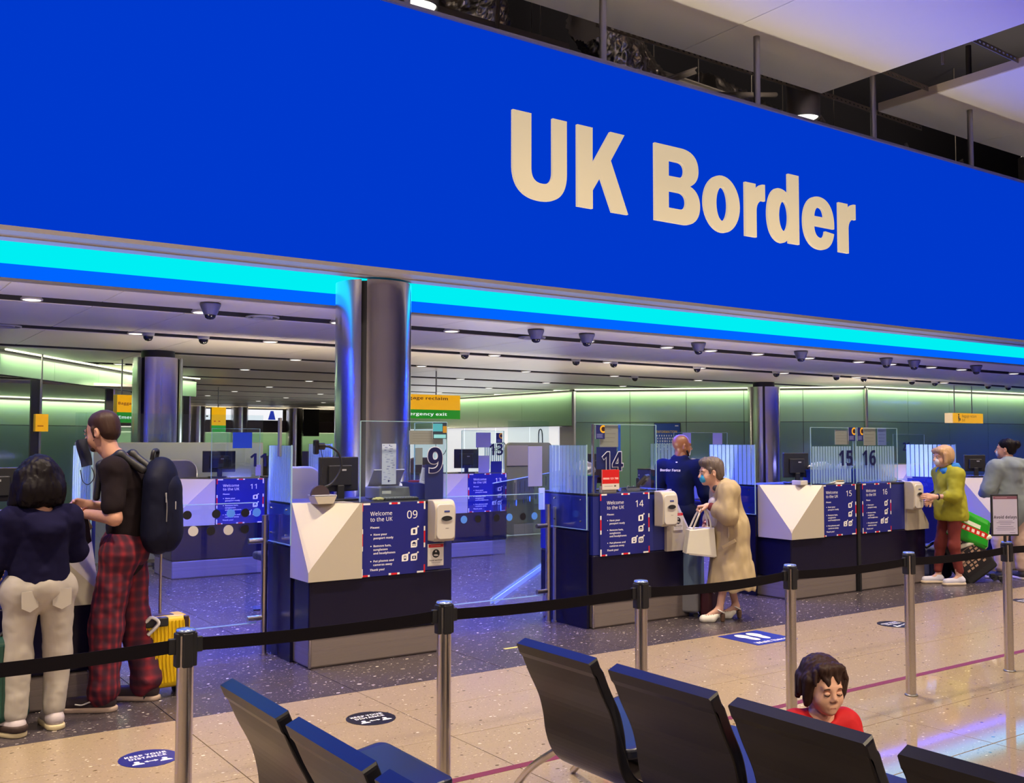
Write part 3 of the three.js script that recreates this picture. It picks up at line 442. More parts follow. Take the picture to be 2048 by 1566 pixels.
desk('navy border desk with big white 09 on its welcome panel', 2.95, 4.15, -6.78, { L: [0.4, 0.31], poster: ['09', 3.35, 3.9], corner: true });
desk('navy border desk with 14 on its welcome panel, officer behind it', 5.63, 6.83, -6.81, { R: [0.34, 0.31], poster: ['14', 5.7, 6.29], corner: true });
desk('navy border desk with white corner block and 15 on its panel', 8.34, 9.44, -6.86, { L: [0.5, 0.42], poster: ['15', 8.82, 9.42] });
desk('navy border desk with 16 on its panel beside desk fifteen', 9.5, 10.74, -6.86, { R: [0.4, 0.31], poster: ['16', 9.53, 10.06] });
desk('navy border desk the couple stand at, mostly hidden behind them', -1.2, 1.44, -6.66, { R: [0.46, 0.35], poster: ['08', -0.1, 0.5] });
desk('navy border desk with white corner block in front of the grey hoodie', 12.2, 13.5, -6.86, { L: [0.42, 0.42], poster: ['17', 12.66, 13.26] });
desk('second row desk with 11 on its blue panel, seen through the gate', 3.48, 4.62, -12.05, { L: [0.5, 0.4], poster: ['11', 4.0, 4.6] });
desk('second row desk with 12 on its blue panel, behind the frosted fin', 4.85, 5.95, -12.05, { poster: ['12', 4.9, 5.45], R: [0.4, 0.3] });
desk('second row desk with 13 on its blue panel, before the white shop', 7.1, 8.32, -12.05, { L: [0.52, 0.4], poster: ['13', 7.64, 8.3] });
desk('second row desk without number behind the officer', 11.6, 13.2, -12.05, { L: [0.5, 0.4] });
desk('second row desk half hidden behind the lime jacket', 17.9, 19.6, -12.05, { L: [0.5, 0.4] });
solo('joint_post', [box(0.05, 1.18, 0.04, 9.47, 0.59, -6.87), cyl(0.014, 0.22, 9.47, 0, -6.845)], M.black, 'black joint post between desks fifteen and sixteen', 'post');
// ---- glass screens on the desks
function bolt(parent, x, y, z, ax) { const g = new THREE.CylinderGeometry(0.008, 0.008, 0.012, 10); if (ax === 'x') g.rotateZ(Math.PI / 2); else g.rotateX(Math.PI / 2); part(parent, 'bolt', g, M.steel, [x, y, z]); }
function frontScreen(label, x0, x1, z, number, nx, ny, ns, o = {}) {
  const y0 = YT, y1 = 1.805, t = thing('glass_screen', label, 'screen', [0, 0, z]);
  part(t, 'glass_pane', box(x1 - x0, y1 - y0, 0.008, (x0 + x1) / 2, (y0 + y1) / 2, 0), M.glass);
  part(t, 'edge', [box(0.007, y1 - y0, 0.009, x0, (y0 + y1) / 2, 0), box(0.007, y1 - y0, 0.009, x1, (y0 + y1) / 2, 0), box(x1 - x0, 0.005, 0.009, (x0 + x1) / 2, y1, 0)], M.glassEdge);
  if (number) { const n = part(t, 'number', textGeo(number, ns, 0.002), DIGIT, [nx, ny, 0.0065]); if (o.outline) part(n, 'number_outline', textGeo(number, ns, 0.001, 0.007), DIGIT_EDGE, [0, 0, -0.0018]); }
  if (o.ret) { part(t, 'return_pane', box(0.008, y1 - y0, 0.5, x1 - 0.01, (y0 + y1) / 2, -0.26), M.glass); part(t, 'return_edge', [box(0.009, y1 - y0, 0.007, x1 - 0.01, (y0 + y1) / 2, -0.51), box(0.009, 0.005, 0.5, x1 - 0.01, y1, -0.26)], M.glassEdge); }
  return t;
}
const sunTex = (w, h, k) => canvas(w, h, (g) => { g.fillStyle = '#1b2468'; g.fillRect(0, 0, w, h); g.strokeStyle = '#f0b41c'; g.lineWidth = w * 0.16; g.beginPath(); g.arc(w * k, h * 0.28, w * 0.3, 0, 7); g.stroke(); g.fillStyle = '#3a1c08'; g.beginPath(); g.arc(w * k, h * 0.28, w * 0.2, 0, 7); g.fill(); g.fillStyle = '#8f96d0'; for (let i = 0; i < 5; i++) g.fillRect(w * 0.12, h * (0.64 + i * 0.06), w * (0.7 - 0.1 * (i % 2)), 3); });
const sunflower = sunTex(96, 128, 0.85), noteTex = canvas(128, 192, (g) => { g.fillStyle = '#c9c8ee'; g.fillRect(0, 0, 128, 192); g.fillStyle = '#4a4488'; g.fillRect(0, 0, 128, 26); g.fillStyle = '#6a68a8'; for (let i = 0; i < 9; i++) g.fillRect(14, 44 + i * 14, 60 + (i * 37) % 40, 4); });
const scheduleTex = canvas(128, 256, (g) => { g.fillStyle = '#d9daf4'; g.fillRect(0, 0, 128, 256); for (let i = 0; i < 26; i++) { g.fillStyle = ['#a3a8d8', '#8f93c8', '#b8bce4'][i % 3]; g.fillRect(8 + (i * 53) % 90, 8 + (i * 37) % 230, 14 + (i * 11) % 18, 6); } g.fillStyle = '#3a4080'; g.fillRect(64, 6, 8, 8); g.fillRect(54, 228, 14, 14); });
const cardTex = (a, b) => canvas(128, 96, (g) => { g.fillStyle = a; g.fillRect(0, 0, 128, 96); g.fillStyle = b; for (let i = 0; i < 4; i++) g.fillRect(12, 18 + i * 18, 70 + (i * 29) % 36, 3); });
const beigeCard = cardTex('#b0a49c', '#9a8e88'), tealTex = canvas(64, 96, (g) => { g.fillStyle = '#2a3a4c'; g.fillRect(0, 0, 64, 96); g.fillStyle = '#4ab0cc'; g.fillRect(0, 6, 44, 46); g.fillStyle = '#8adcf0'; g.fillRect(4, 70, 56, 22); g.fillStyle = '#b48a2c'; g.fillRect(46, 20, 18, 40); });
const LAV = mat('#8f92cc', 0.7);
{
  const t = frontScreen('glass screen with a dark number 9 on desk nine', 3.4, 4.17, -6.9, '9', 4.06, 1.5, 0.2, { outline: true, ret: true });
  part(t, 'navy_sheet', rbox(0.17, 0.33, 0.004, 0.001, 4.06, 1.3, -0.01), FASCIA);
  sheet(t, 'beige_card', 0.31, 0.11, 0.004, beigeCard, M.paper, [3.985, 1.68, -0.01]); sheet(t, 'teal_poster', 0.13, 0.13, 0.004, tealTex, M.paper, [4.1, 1.735, 0.008]);
  sheet(t, 'schedule_sheet', 0.125, 0.32, 0.003, scheduleTex, M.paper, [3.7, 1.47, -0.1]); sheet(t, 'note_card', 0.115, 0.145, 0.003, noteTex, M.paper, [4.0, 1.38, -0.02], [0, 0, -0.2]);
  part(t, 'grey_square', rbox(0.065, 0.135, 0.006, 0.001, 3.92, 1.53, -0.012), M.midGrey);
}
{
  const t = frontScreen('glass screen with outlined 14 beside the bald officer', 5.71, 6.47, -6.9, '14', 5.93, 1.47, 0.17, { outline: true });
  part(t, 'navy_sheet', rbox(0.24, 0.2, 0.004, 0.001, 5.87, 1.5, -0.01), FASCIA); sheet(t, 'beige_card', 0.22, 0.2, 0.004, beigeCard, M.paper, [5.9, 1.7, -0.012]); sheet(t, 'sunflower_poster', 0.105, 0.125, 0.004, sunflower, M.paper, [5.78, 1.735, 0.008]);
  part(t, 'blue_film', rbox(0.035, 0.42, 0.003, 0.001, 6.03, 1.6, -0.02), mat('#2a62d8', 0.5)); part(t, 'steel_edge_post', box(0.016, 0.62, 0.02, 5.7, 1.495, 0.0), M.steel);
}
{
  const t = frontScreen('glass screen with a dark number 15, sunflower poster above', 8.72, 9.45, -6.9, '15', 9.31, 1.47, 0.17);
  sheet(t, 'beige_card', 0.24, 0.16, 0.004, beigeCard, M.paper, [9.27, 1.7, -0.012]); sheet(t, 'sunflower_poster', 0.12, 0.15, 0.004, sunflower, M.paper, [9.42, 1.735, 0.008]);
  for (let i = 0; i < 15; i++) part(t, 'frosted_stripe', box(0.034, 0.4, 0.002, 8.77 + i * 0.045, 1.4, -0.006), M.frost);
}
{
  const t = frontScreen('glass screen with a dark number 16, papers taped above', 9.5, 10.27, -6.9, '16', 9.73, 1.47, 0.17);
  sheet(t, 'sunflower_poster', 0.1, 0.15, 0.004, sunflower, M.paper, [9.57, 1.735, 0.008]); sheet(t, 'beige_card', 0.22, 0.2, 0.004, beigeCard, M.paper, [9.77, 1.71, -0.012]); sheet(t, 'paper_sheet', 0.16, 0.2, 0.004, cardTex('#7d86c8', '#5a64b0'), M.paper, [10.0, 1.71, -0.012]);
  for (let i = 0; i < 15; i++) part(t, 'frosted_stripe', box(0.034, 0.4, 0.002, 9.53 + i * 0.048, 1.4, -0.006), M.frost);
}
{
  const t = frontScreen('second row glass screen with a dark number 11', 4.0, 4.62, -12.25, '11', 4.6, 1.41, 0.17);
  part(t, 'blue_card', rbox(0.25, 0.2, 0.004, 0.001, 4.39, 1.66, 0.006), mat('#2458d0', 0.6)); part(t, 'lavender_card', rbox(0.07, 0.14, 0.004, 0.001, 4.6, 1.28, 0.006), LAV);
  const u = frontScreen('second row glass screen with 13, lavender card above', 7.66, 8.4, -12.25, '13', 8.26, 1.53, 0.17);
  part(u, 'lavender_card', rbox(0.26, 0.22, 0.004, 0.001, 8.03, 1.67, 0.006), LAV); sheet(u, 'sunflower_poster', 0.11, 0.15, 0.004, sunflower, M.paper, [8.31, 1.7, 0.008]);
  for (let i = 0; i < 10; i++) part(u, 'frosted_stripe', box(0.022, 0.38, 0.002, 8.07 + i * 0.037, 1.43, -0.006), M.frost);
  part(u, 'grey_card', rbox(0.19, 0.28, 0.004, 0.001, 8.04, 1.3, 0.006), LAV); part(u, 'navy_card', rbox(0.2, 0.17, 0.004, 0.001, 8.26, 1.27, 0.006), FASCIA);
  frontScreen('second row glass screen with a small dark 26', 18.1, 19.2, -12.25, '26', 18.55, 1.55, 0.17); const v = frontScreen('second row glass screen without number behind desk fifteen', 11.9, 13.2, -12.25); part(v, 'lavender_card', rbox(0.2, 0.2, 0.004, 0.001, 12.2, 1.7, 0.006), LAV); part(v, 'lavender_card', rbox(0.24, 0.2, 0.004, 0.001, 12.95, 1.7, 0.006), LAV);
}
// ---- side fins: bolted glass with frosted stripes
function fin(label, x, z0, z1, o = {}) {
  const t = thing('side_screen', label, 'screen', [x, 0, 0]), y0 = o.y0 ?? 0.87, y1 = 1.62, L = z0 - z1, cz = (z0 + z1) / 2;
  part(t, 'glass_pane', box(0.01, y1 - y0, L, 0, (y0 + y1) / 2, cz), M.glass); part(t, 'edge', [box(0.011, y1 - y0, 0.006, 0, (y0 + y1) / 2, z0), box(0.011, 0.006, L, 0, y0, cz)], M.glassEdge);
  const n = o.n ?? 11; for (let i = 0; i < n; i++) part(t, 'frosted_stripe', box(0.003, 0.43, (L / n) * 0.8, 0.008, 1.4, z0 - (L / n) * (i + 0.5)), M.frost);
  if (y0 < 1) for (const z of [z0 - 0.08, z1 + 0.1]) for (const y of [0.94, 1.13]) bolt(t, -0.008, y, z, 'x');
  part(t, 'lower_panel', box(0.026, y0 - 0.02, L - 0.02, 0.02, (y0 - 0.02) / 2, cz), LOWER); if (y0 < 1) part(t, 'support_panel', box(0.02, 1.17 - y0, L - 0.02, 0.022, (1.17 + y0) / 2 - 0.01, cz), FASCIA);
  if (o.post) part(t, 'post', rbox(0.02, 0.3, 0.04, 0.004, 0, 1.68, cz), M.grey);
}
fin('frosted striped side fin at the front corner of desk nine', 2.92, -7.08, -7.56, { post: true }); fin('frosted striped side fin at the front corner of desk fourteen', 5.58, -6.84, -7.4, {});
fin('bright frosted side fin between trench coat and desk fifteen', 8.27, -7.28, -7.95, {}); fin('frosted striped side fin behind the lime jacket', 12.1, -7.28, -8.0, {});
fin('frosted striped side fin of the couple desk', 1.5, -7.05, -7.7, { n: 9 });
fin('second row frosted fin behind the gooseneck camera', 5.0, -10.9, -11.6, { y0: 1.2 }); fin('second row frosted fin behind the trench coat collar', 11.4, -11.4, -12.3, { y0: 1.2 });
{ const t = thing('side_screen', 'lavender sheet hung on the glass fin of desk fourteen', 'sheet', [5.5, 0, 0]); part(t, 'sheet', rbox(0.16, 0.37, 0.005, 0.002, -0.06, 1.42, -7.42), LAV); part(t, 'pale_strip', rbox(0.06, 0.2, 0.02, 0.003, 0.0, 1.12, -7.4), M.frost); }
// ---- gates
const DOT_D = mat('#0a0b16', 0.5), DOT_B = phys('#5aa0f0', { roughness: 0.6, transmission: 0.25, thickness: 0 }), DOT_W = mat('#c9c4c0', 0.6);
function dot(parent, m, x, y, r = 0.033) { part(parent, 'dot_marking', new THREE.CylinderGeometry(r, r, 0.002, 24).rotateX(Math.PI / 2), m, [x, y, 0.007]); }
function gate(label, xp, zp, x0, z, dots, o = {}) {
  const t = thing('glass_gate', label, 'gate', [0, 0, z]), L = xp - 0.06 - x0, cx = x0 + L / 2;
  part(t, 'glass_leaf', box(L, 0.92, 0.01, cx, 0.715, 0), M.glass); part(t, 'edge', [box(L, 0.008, 0.011, cx, 0.255, 0), box(L, 0.006, 0.011, cx, 1.175, 0), box(0.006, 0.92, 0.011, x0, 0.715, 0)], M.glassEdge);
  part(t, 'post', [cyl(0.025, 1.076, xp, 0, zp - z), cyl(0.034, 0.012, xp, 0, zp - z)], M.steel);
  part(t, 'post', [cyl(0.025, 1.05, xp + 0.1, 0, zp - z - 0.02), cyl(0.034, 0.012, xp + 0.1, 0, zp - z - 0.02)], M.dull);
  for (const y of [0.88, 0.288]) { part(t, 'clamp', new THREE.CylinderGeometry(0.022, 0.022, 0.11, 16).rotateZ(Math.PI / 2).translate(xp - 0.075, y, zp - z), M.steel); }
  for (const [m, x, y, r] of dots) dot(t, m, x, y, r);
}
gate('glass gate with a steel post left of desk nine', 2.86, -7.45, 1.55, -7.45, [[DOT_B, 2.15, 1.1], [DOT_D, 2.257, 1.1], [DOT_D, 2.474, 1.1], [DOT_B, 2.586, 1.1], [DOT_D, 2.699, 1.1], [DOT_B, 2.79, 1.1], [DOT_W, 2.303, 0.98, 0.038], [DOT_D, 2.435, 0.975, 0.034], [DOT_W, 2.569, 0.975, 0.038], [DOT_D, 2.697, 0.975, 0.034]]);
gate('glass gate with a steel post between desks nine and fourteen', 5.5, -7.3, 4.22, -7.3, [[DOT_D, 4.45, 0.975], [DOT_B, 4.585, 0.975], [DOT_D, 4.729, 0.975], [DOT_D, 4.924, 0.975], [DOT_B, 5.063, 0.975], [DOT_D, 5.211, 0.975], [DOT_B, 5.34, 0.975]]);
gate('blue lit glass gate right of desk sixteen behind the lime jacket', 11.55, -7.6, 10.85, -7.6, [[DOT_D, 11.0, 0.98], [DOT_D, 11.25, 0.98]]);
{
  const A = V3(5.66, 0, -8.45), B = V3(9.4, 0, -12.0), L = A.distanceTo(B), t = thing('glass_barrier', 'long diagonal glass barrier on a pale rail between desk rows', 'barrier', [(A.x + B.x) / 2, 0, (A.z + B.z) / 2], Math.atan2(-(B.z - A.z), B.x - A.x));
  for (let i = 0; i < 3; i++) part(t, 'glass_panel', box(L / 3 - 0.01, 1.16, 0.012, (i - 1) * L / 3, 0.64, 0), M.glass);
  part(t, 'floor_rail', [box(L, 0.05, 0.015, 0, 0.025, 0.02), box(L, 0.05, 0.015, 0, 0.025, -0.02)], mat('#9fc0e0', 0.3)); part(t, 'top_edge', box(L, 0.006, 0.013, 0, 1.222, 0), M.glassEdge);
  for (let i = 0; i < 12; i++) dot(t, i % 2 ? DOT_D : DOT_B, -L / 2 + 0.35 + i * 0.42, 0.95, 0.034); for (let i = 0; i < 16; i++) part(t, 'dash_marking', box(0.03, 0.13, 0.002, -L / 2 + 0.5 + i * 0.3, 1.12, 0.008), DOT_D);
  const u = thing('partition', 'pale grey green partition with rounded corner behind the glass barrier', 'partition', [10.4, 0, -14.4]);
  part(u, 'panel', extr(roundRect(1.0, 1.6, 0.1), 0.05, 0.01).translate(0, 0.82, 0), mat([0.2, 0.23, 0.18], 0.5)); part(u, 'grey_screen', rbox(0.45, 0.36, 0.02, 0.005, -0.28, 1.4, 0.07), M.midGrey); part(u, 'upper_pane', box(0.9, 0.4, 0.01, 0, 1.82, 0.02), M.glass);
  const v = thing('partition', 'pale grey green partition behind desk eleven', 'partition', [3.9, 0, -14.2]); part(v, 'panel', rbox(2.6, 1.62, 0.05, 0.01, 0.2, 0.82, 0), mat([0.2, 0.23, 0.18], 0.5)); part(v, 'upper_pane', box(2.6, 0.4, 0.01, 0.2, 1.83, 0), M.glass);
}
// ---------------------------------------------------------------- things on the desks
function dispenser(label, x, zf, y = 1.03) {
  const t = thing('soap_dispenser', label, 'dispenser', [x, y, zf]), s = new THREE.Shape(); s.moveTo(0, -0.15); s.lineTo(0.085, -0.15); s.lineTo(0.1, -0.13); s.lineTo(0.11, 0.06); s.bezierCurveTo(0.108, 0.12, 0.09, 0.15, 0.055, 0.155); s.lineTo(0, 0.155);
  part(t, 'body', extr(s, 0.17, 0.008).translate(0, 0, -0.085).rotateY(-Math.PI / 2), M.solid); part(t, 'front_cover', extr(roundRect(0.15, 0.26, 0.03), 0.012, 0.006).translate(0, -0.005, 0.104), M.white);
  part(t, 'logo_plate', new THREE.CylinderGeometry(0.05, 0.05, 0.006, 28).rotateX(Math.PI / 2).scale(1, 0.42, 1), M.black, [0.004, 0.02, 0.125]); part(t, 'logo_ring', new THREE.TorusGeometry(0.05, 0.003, 6, 28).scale(1, 0.42, 1), M.midGrey, [0.004, 0.02, 0.127]);
  part(t, 'level_window', rbox(0.05, 0.014, 0.006, 0.004, 0.008, 0.075, 0.122), mat('#3a468c', 0.3)); part(t, 'nozzle', cyl(0.018, 0.02, 0, -0.166, 0.06), M.grey); part(t, 'mark_strip', rbox(0.03, 0.003, 0.002, 0.0008, 0.01, -0.055, 0.1225), M.grey);
}
dispenser('white soap dispenser on the front of desk nine', 4.02, -6.776); dispenser('white soap dispenser on the front of desk fourteen', 6.43, -6.78); dispenser('white soap dispenser on desk sixteen that the lime jacket woman touches', 10.4, -6.83); dispenser('white soap dispenser lit blue on second row desk twelve', 5.5, -12.046);
const saniTex = canvas(160, 200, (g) => { g.fillStyle = '#d8d4d0'; g.fillRect(0, 0, 160, 200); g.fillStyle = '#cc1c24'; g.fillRect(0, 0, 160, 30); g.fillStyle = '#e8b0b0'; g.fillRect(20, 12, 110, 4); g.fillStyle = '#16161c'; g.beginPath(); g.arc(80, 88, 40, 0, 7); g.fill(); g.fillStyle = '#d8d4d0'; g.beginPath(); g.arc(80, 68, 9, 0, 7); g.fill(); g.beginPath(); g.ellipse(80, 104, 26, 8, 0.1, 0, 7); g.fill(); g.fillStyle = '#16161c'; g.font = 'bold 20px sans-serif'; g.textAlign = 'center'; g.fillText('Hand sanitiser', 80, 158); g.font = '11px sans-serif'; g.fillText('Please use hand gel', 80, 176); });
{ const t = thing('sanitiser_notice', 'red topped hand sanitiser notice below the dispenser on desk nine', 'notice', [4.0, 0.76, -6.775]); sheet(t, 'print', 0.135, 0.165, 0.005, saniTex, M.paper, [0, 0, 0]); part(t, 'backing', rbox(0.145, 0.175, 0.004, 0.001, 0, 0, -0.004), M.white); }
{ const t = thing('sanitiser_notice', 'hand sanitiser notice on the pale end block of desk fourteen', 'notice', [6.63, 0.9, -6.776]); sheet(t, 'print', 0.12, 0.16, 0.005, saniTex, M.paper, [0, 0, 0]); part(t, 'backing', rbox(0.124, 0.164, 0.004, 0.001, 0, 0, -0.004), M.solid); }
function monitor(label, x, z, turn, w = 0.42, h = 0.3, y = YT, back = true, tilt = 0) {
  const t = thing('monitor', label, 'monitor', [x, y, z], turn); part(t, 'screen_case', [rbox(w, h, 0.03, 0.008, 0, h / 2 + 0.07, 0), rbox(w * 0.6, h * 0.6, 0.03, 0.01, 0, h / 2 + 0.06, -0.02)], M.black, null, [tilt, 0, 0]);
  part(t, 'screen_glass', box(w - 0.03, h - 0.03, 0.003, 0, h / 2 + 0.07, 0.0165), M.blackGloss, null, [tilt, 0, 0]); part(t, 'stand', [rbox(0.06, 0.12, 0.03, 0.008, 0, 0.06, -0.03), rbox(0.24, 0.015, 0.18, 0.006, 0, 0.008, -0.02)], M.black);
  part(t, 'logo', rbox(0.04, 0.014, 0.002, 0.0008, -0.03, h * 0.62 + 0.07, -0.036), M.midGrey);
}
monitor('black monitor seen from behind on desk nine', 3.36, -7.2, Math.PI + 0.15, 0.36, 0.27); monitor('black monitor seen from behind on desk fourteen', 6.12, -7.25, Math.PI - 0.5, 0.3, 0.28); monitor('black tilted monitor beside the metal tray on desk fourteen', 6.4, -7.12, Math.PI + 0.7, 0.26, 0.12, YT, true, -0.7);
monitor('black monitor seen from behind on desk fifteen', 8.9, -7.25, Math.PI - 0.2, 0.34, 0.27); monitor('black monitor behind the number sixteen glass', 9.92, -7.3, Math.PI + 0.4, 0.28, 0.3);
monitor('black monitor on second row desk eleven', 4.18, -12.5, Math.PI, 0.42, 0.27); monitor('black monitor on second row desk twelve', 5.5, -12.5, Math.PI, 0.4, 0.26); monitor('black monitor turned sideways on second row desk thirteen', 7.8, -12.35, Math.PI - 0.5, 0.36, 0.28); monitor('black monitor at the far end of the couple desk', 0.92, -7.2, Math.PI + 0.1, 0.36, 0.22, YT); monitor('dark monitor on the desk before the grey hoodie', 12.75, -7.4, Math.PI - 0.5, 0.3, 0.22); monitor('dark monitor on the second row desk behind trench coat', 12.0, -12.4, Math.PI, 0.4, 0.26);
{ // gooseneck camera
  const t = thing('gooseneck_camera', 'black gooseneck camera curving up from the corner of desk nine', 'camera', [3.1, YT, -6.92]);
  part(t, 'base', extr(shape([[-0.085, 0.05], [-0.06, 0], [0.06, 0], [0.085, 0.05]]), 0.12, 0.004).translate(0, 0, -0.06), M.solid); part(t, 'base_top', rbox(0.18, 0.012, 0.13, 0.004, 0, 0.058, 0), M.midGrey);
  part(t, 'back_card', new THREE.CylinderGeometry(0.075, 0.075, 0.02, 28, 1, false, -Math.PI / 2, Math.PI).rotateX(-Math.PI / 2).translate(-0.02, 0.06, 0), mat('#3a2c34', 0.6));
  part(t, 'gooseneck', tube([[-0.02, 0.11, 0], [0.08, 0.15, 0.0], [0.15, 0.26, 0], [0.13, 0.37, 0], [0.06, 0.42, 0], [0.02, 0.425, 0]], 0.009, 40, 10), M.black); part(t, 'cable', tube([[-0.02, 0.4, 0.01], [0.0, 0.3, 0.01], [-0.015, 0.2, 0.01], [0.02, 0.12, 0]], 0.003, 30, 6), M.black);
  part(t, 'camera_head', [rbox(0.035, 0.11, 0.05, 0.012, -0.055, 0.42, 0), cyl(0.026, 0.05, 0, 0, 0).rotateZ(Math.PI / 2).translate(0.01, 0.425, 0)], M.blackGloss);
}
{ const t = thing('document_scanner', 'grey document scanner with raised lid behind the number nine glass', 'scanner', [3.78, YT, -7.15]); part(t, 'case', rbox(0.3, 0.1, 0.26, 0.012, 0, 0.05, 0), M.grey); part(t, 'lid', rbox(0.28, 0.012, 0.22, 0.004, 0, 0, 0), M.midGrey, [0, 0.15, -0.06], [-0.9 + Math.PI, 0, 0]); part(t, 'label_strip', rbox(0.08, 0.025, 0.002, 0.0008, -0.09, 0.06, 0.131), M.white); part(t, 'button', cyl(0.012, 0.008, -0.11, 0.1, 0.06), M.white); }
{ const t = thing('keyboard', 'black keyboard with loose cable at the front of desk nine', 'keyboard', [3.78, YT, -6.97]); part(t, 'case', rbox(0.3, 0.018, 0.09, 0.005, 0, 0.009, 0), M.black); for (let i = 0; i < 12; i++) for (let j = 0; j < 3; j++) part(t, 'key', box(0.018, 0.008, 0.02, -0.13 + i * 0.0236, 0.021, -0.027 + j * 0.027), M.midGrey); part(t, 'cable', tube([[-0.15, 0.012, 0], [-0.22, 0.03, 0.02], [-0.24, 0.012, -0.04], [-0.18, 0.012, -0.12]], 0.004, 24, 6), M.black); }
function bin(label, x, z, w, h, d, y = YT) { const t = thing('blue_tray', label, 'tray', [x, y, z]); const o = roundRect(w, d, 0.02); const hole = new THREE.Path(roundRect(w - 0.012, d - 0.012, 0.016).getPoints(6)); o.holes.push(hole); const g = extr(o, h, 0).rotateX(-Math.PI / 2), p = g.attributes.position; for (let i = 0; i < p.count; i++) { const k = 0.86 + 0.14 * p.getY(i) / h; p.setX(i, p.getX(i) * k); p.setZ(i, p.getZ(i) * k); } g.computeVertexNormals(); part(t, 'walls', g, M.blueBin); part(t, 'bottom', rbox(w * 0.86, 0.008, d * 0.86, 0.003, 0, 0.004, 0), M.blueBin); part(t, 'rim', [box(w, 0.012, 0.01, 0, h, d / 2), box(w, 0.012, 0.01, 0, h, -d / 2), box(0.01, 0.012, d, w / 2, h, 0), box(0.01, 0.012, d, -w / 2, h, 0)], M.blueBin); return t; }
bin('blue plastic tray with red items behind the number nine glass', 4.0, -7.05, 0.22, 0.13, 0.2); bin('blue tray at the front corner of desk fourteen under the white bag', 5.72, -7.05, 0.16, 0.15, 0.22); bin('blue tray filled with white bags on desk fifteen', 9.2, -7.15, 0.36, 0.15, 0.26); bin('blue tray next to the joint on desk sixteen', 9.65, -7.15, 0.24, 0.15, 0.26);
solo('red_pouch', rbox(0.12, 0.1, 0.05, 0.02, 3.98, YT + 0.1, -7.08, 3), M.red, 'small red pouch inside the blue tray on desk nine', 'pouch');
{ // crumpled bags
  const noise = new ImprovedNoise(), crump = (rx, ry, rz, k) => { const g = new THREE.IcosahedronGeometry(1, 5), p = g.attributes.position; for (let i = 0; i < p.count; i++) { const x = p.getX(i), y = p.getY(i), z = p.getZ(i), n = 1 + 0.16 * noise.noise(x * 3 + k, y * 3, z * 3) + 0.07 * noise.noise(x * 9, y * 9 + k, z * 9); p.setXYZ(i, x * n * rx, Math.max(y, -0.7) * n * ry, z * n * rz); } g.computeVertexNormals(); return g; };
  solo('plastic_bag', crump(0.17, 0.06, 0.1, 2).translate(9.2, YT + 0.18, -7.15), M.white, 'crumpled white plastic bag on the blue tray of desk fifteen', 'bag'); solo('plastic_bag', crump(0.1, 0.05, 0.09, 5).translate(9.62, YT + 0.17, -7.15), M.white, 'crumpled white plastic bag on the blue tray of desk sixteen', 'bag');
  const b = thing('plastic_bag', 'white and green plastic bag at the corner of desk fourteen', 'bag', [5.74, YT + 0.2, -7.08]); part(b, 'bag', crump(0.11, 0.09, 0.09, 8), M.white); part(b, 'green_band', crump(0.1, 0.025, 0.085, 11).translate(-0.01, -0.055, 0.02), mat('#2a9a4c', 0.5));
  solo('crumpled_foil', crump(0.05, 0.015, 0.03, 4).translate(3.58, YT + 0.015, -6.95), mat('#d8c87c', 0.4), 'small crumpled yellowish wrapper at the front of desk nine', 'wrapper');
}
{ const tx = canvas(160, 160, (g) => { g.fillStyle = '#d8d0cc'; g.fillRect(0, 0, 160, 160); g.fillStyle = '#cc1a1c'; g.fillRect(0, 0, 160, 112); g.fillStyle = '#f4e4e0'; g.font = 'bold 22px sans-serif'; g.textAlign = 'center'; g.fillText('00000 121 700', 80, 78); g.fillStyle = '#9a9290'; g.fillRect(20, 130, 80, 4); g.fillStyle = '#333'; g.fillRect(112, 126, 18, 10); }), t = thing('desk_card', 'red and white desk card with a phone number on desk fourteen', 'sign', [5.87, YT, -6.875]); sheet(t, 'print', 0.2, 0.18, 0.006, tx, M.white, [0, 0.12, 0.02]); part(t, 'stand', rbox(0.16, 0.06, 0.06, 0.004, 0, 0.03, -0.02), M.white); part(t, 'backing', rbox(0.2, 0.18, 0.006, 0.001, 0, 0.12, 0.013), M.red); }
{ const t = thing('card_reader', 'grey upright card reader beside the red card on desk fourteen', 'device', [6.03, YT, -7.02]); part(t, 'case', rbox(0.075, 0.14, 0.03, 0.006, 0, 0.19, 0), M.midGrey); part(t, 'stem', rbox(0.06, 0.13, 0.03, 0.006, 0, 0.065, -0.01), M.black); part(t, 'foot', rbox(0.1, 0.012, 0.09, 0.004, 0, 0.006, 0), M.black); }
{ const t = thing('metal_tray', 'small metal clutter tray on the edge of desk fourteen', 'tray', [6.22, YT, -6.98]); part(t, 'tray', [box(0.16, 0.006, 0.08, 0, 0.003, 0), box(0.16, 0.03, 0.005, 0, 0.018, 0.04), box(0.16, 0.03, 0.005, 0, 0.018, -0.04)], M.steel); part(t, 'clip', tube([[-0.05, 0.02, 0], [-0.03, 0.05, 0], [0, 0.02, 0.01], [0.04, 0.05, 0]], 0.006, 20, 6), M.dull); part(t, 'stapler', rbox(0.09, 0.03, 0.03, 0.01, 0.02, 0.03, 0), M.black); }
for (const [x, l] of [[8.66, 'small white fingerprint box on the block of desk fifteen'], [10.25, 'small grey fingerprint box on desk sixteen']]) { const t = thing('fingerprint_box', l, 'device', [x, YT, -7.0]); part(t, 'case', rbox(0.12, 0.05, 0.12, 0.006, 0, 0.025, 0), M.white); part(t, 'reader_glass', rbox(0.08, 0.006, 0.08, 0.002, 0, 0.052, 0), M.blackGloss); }
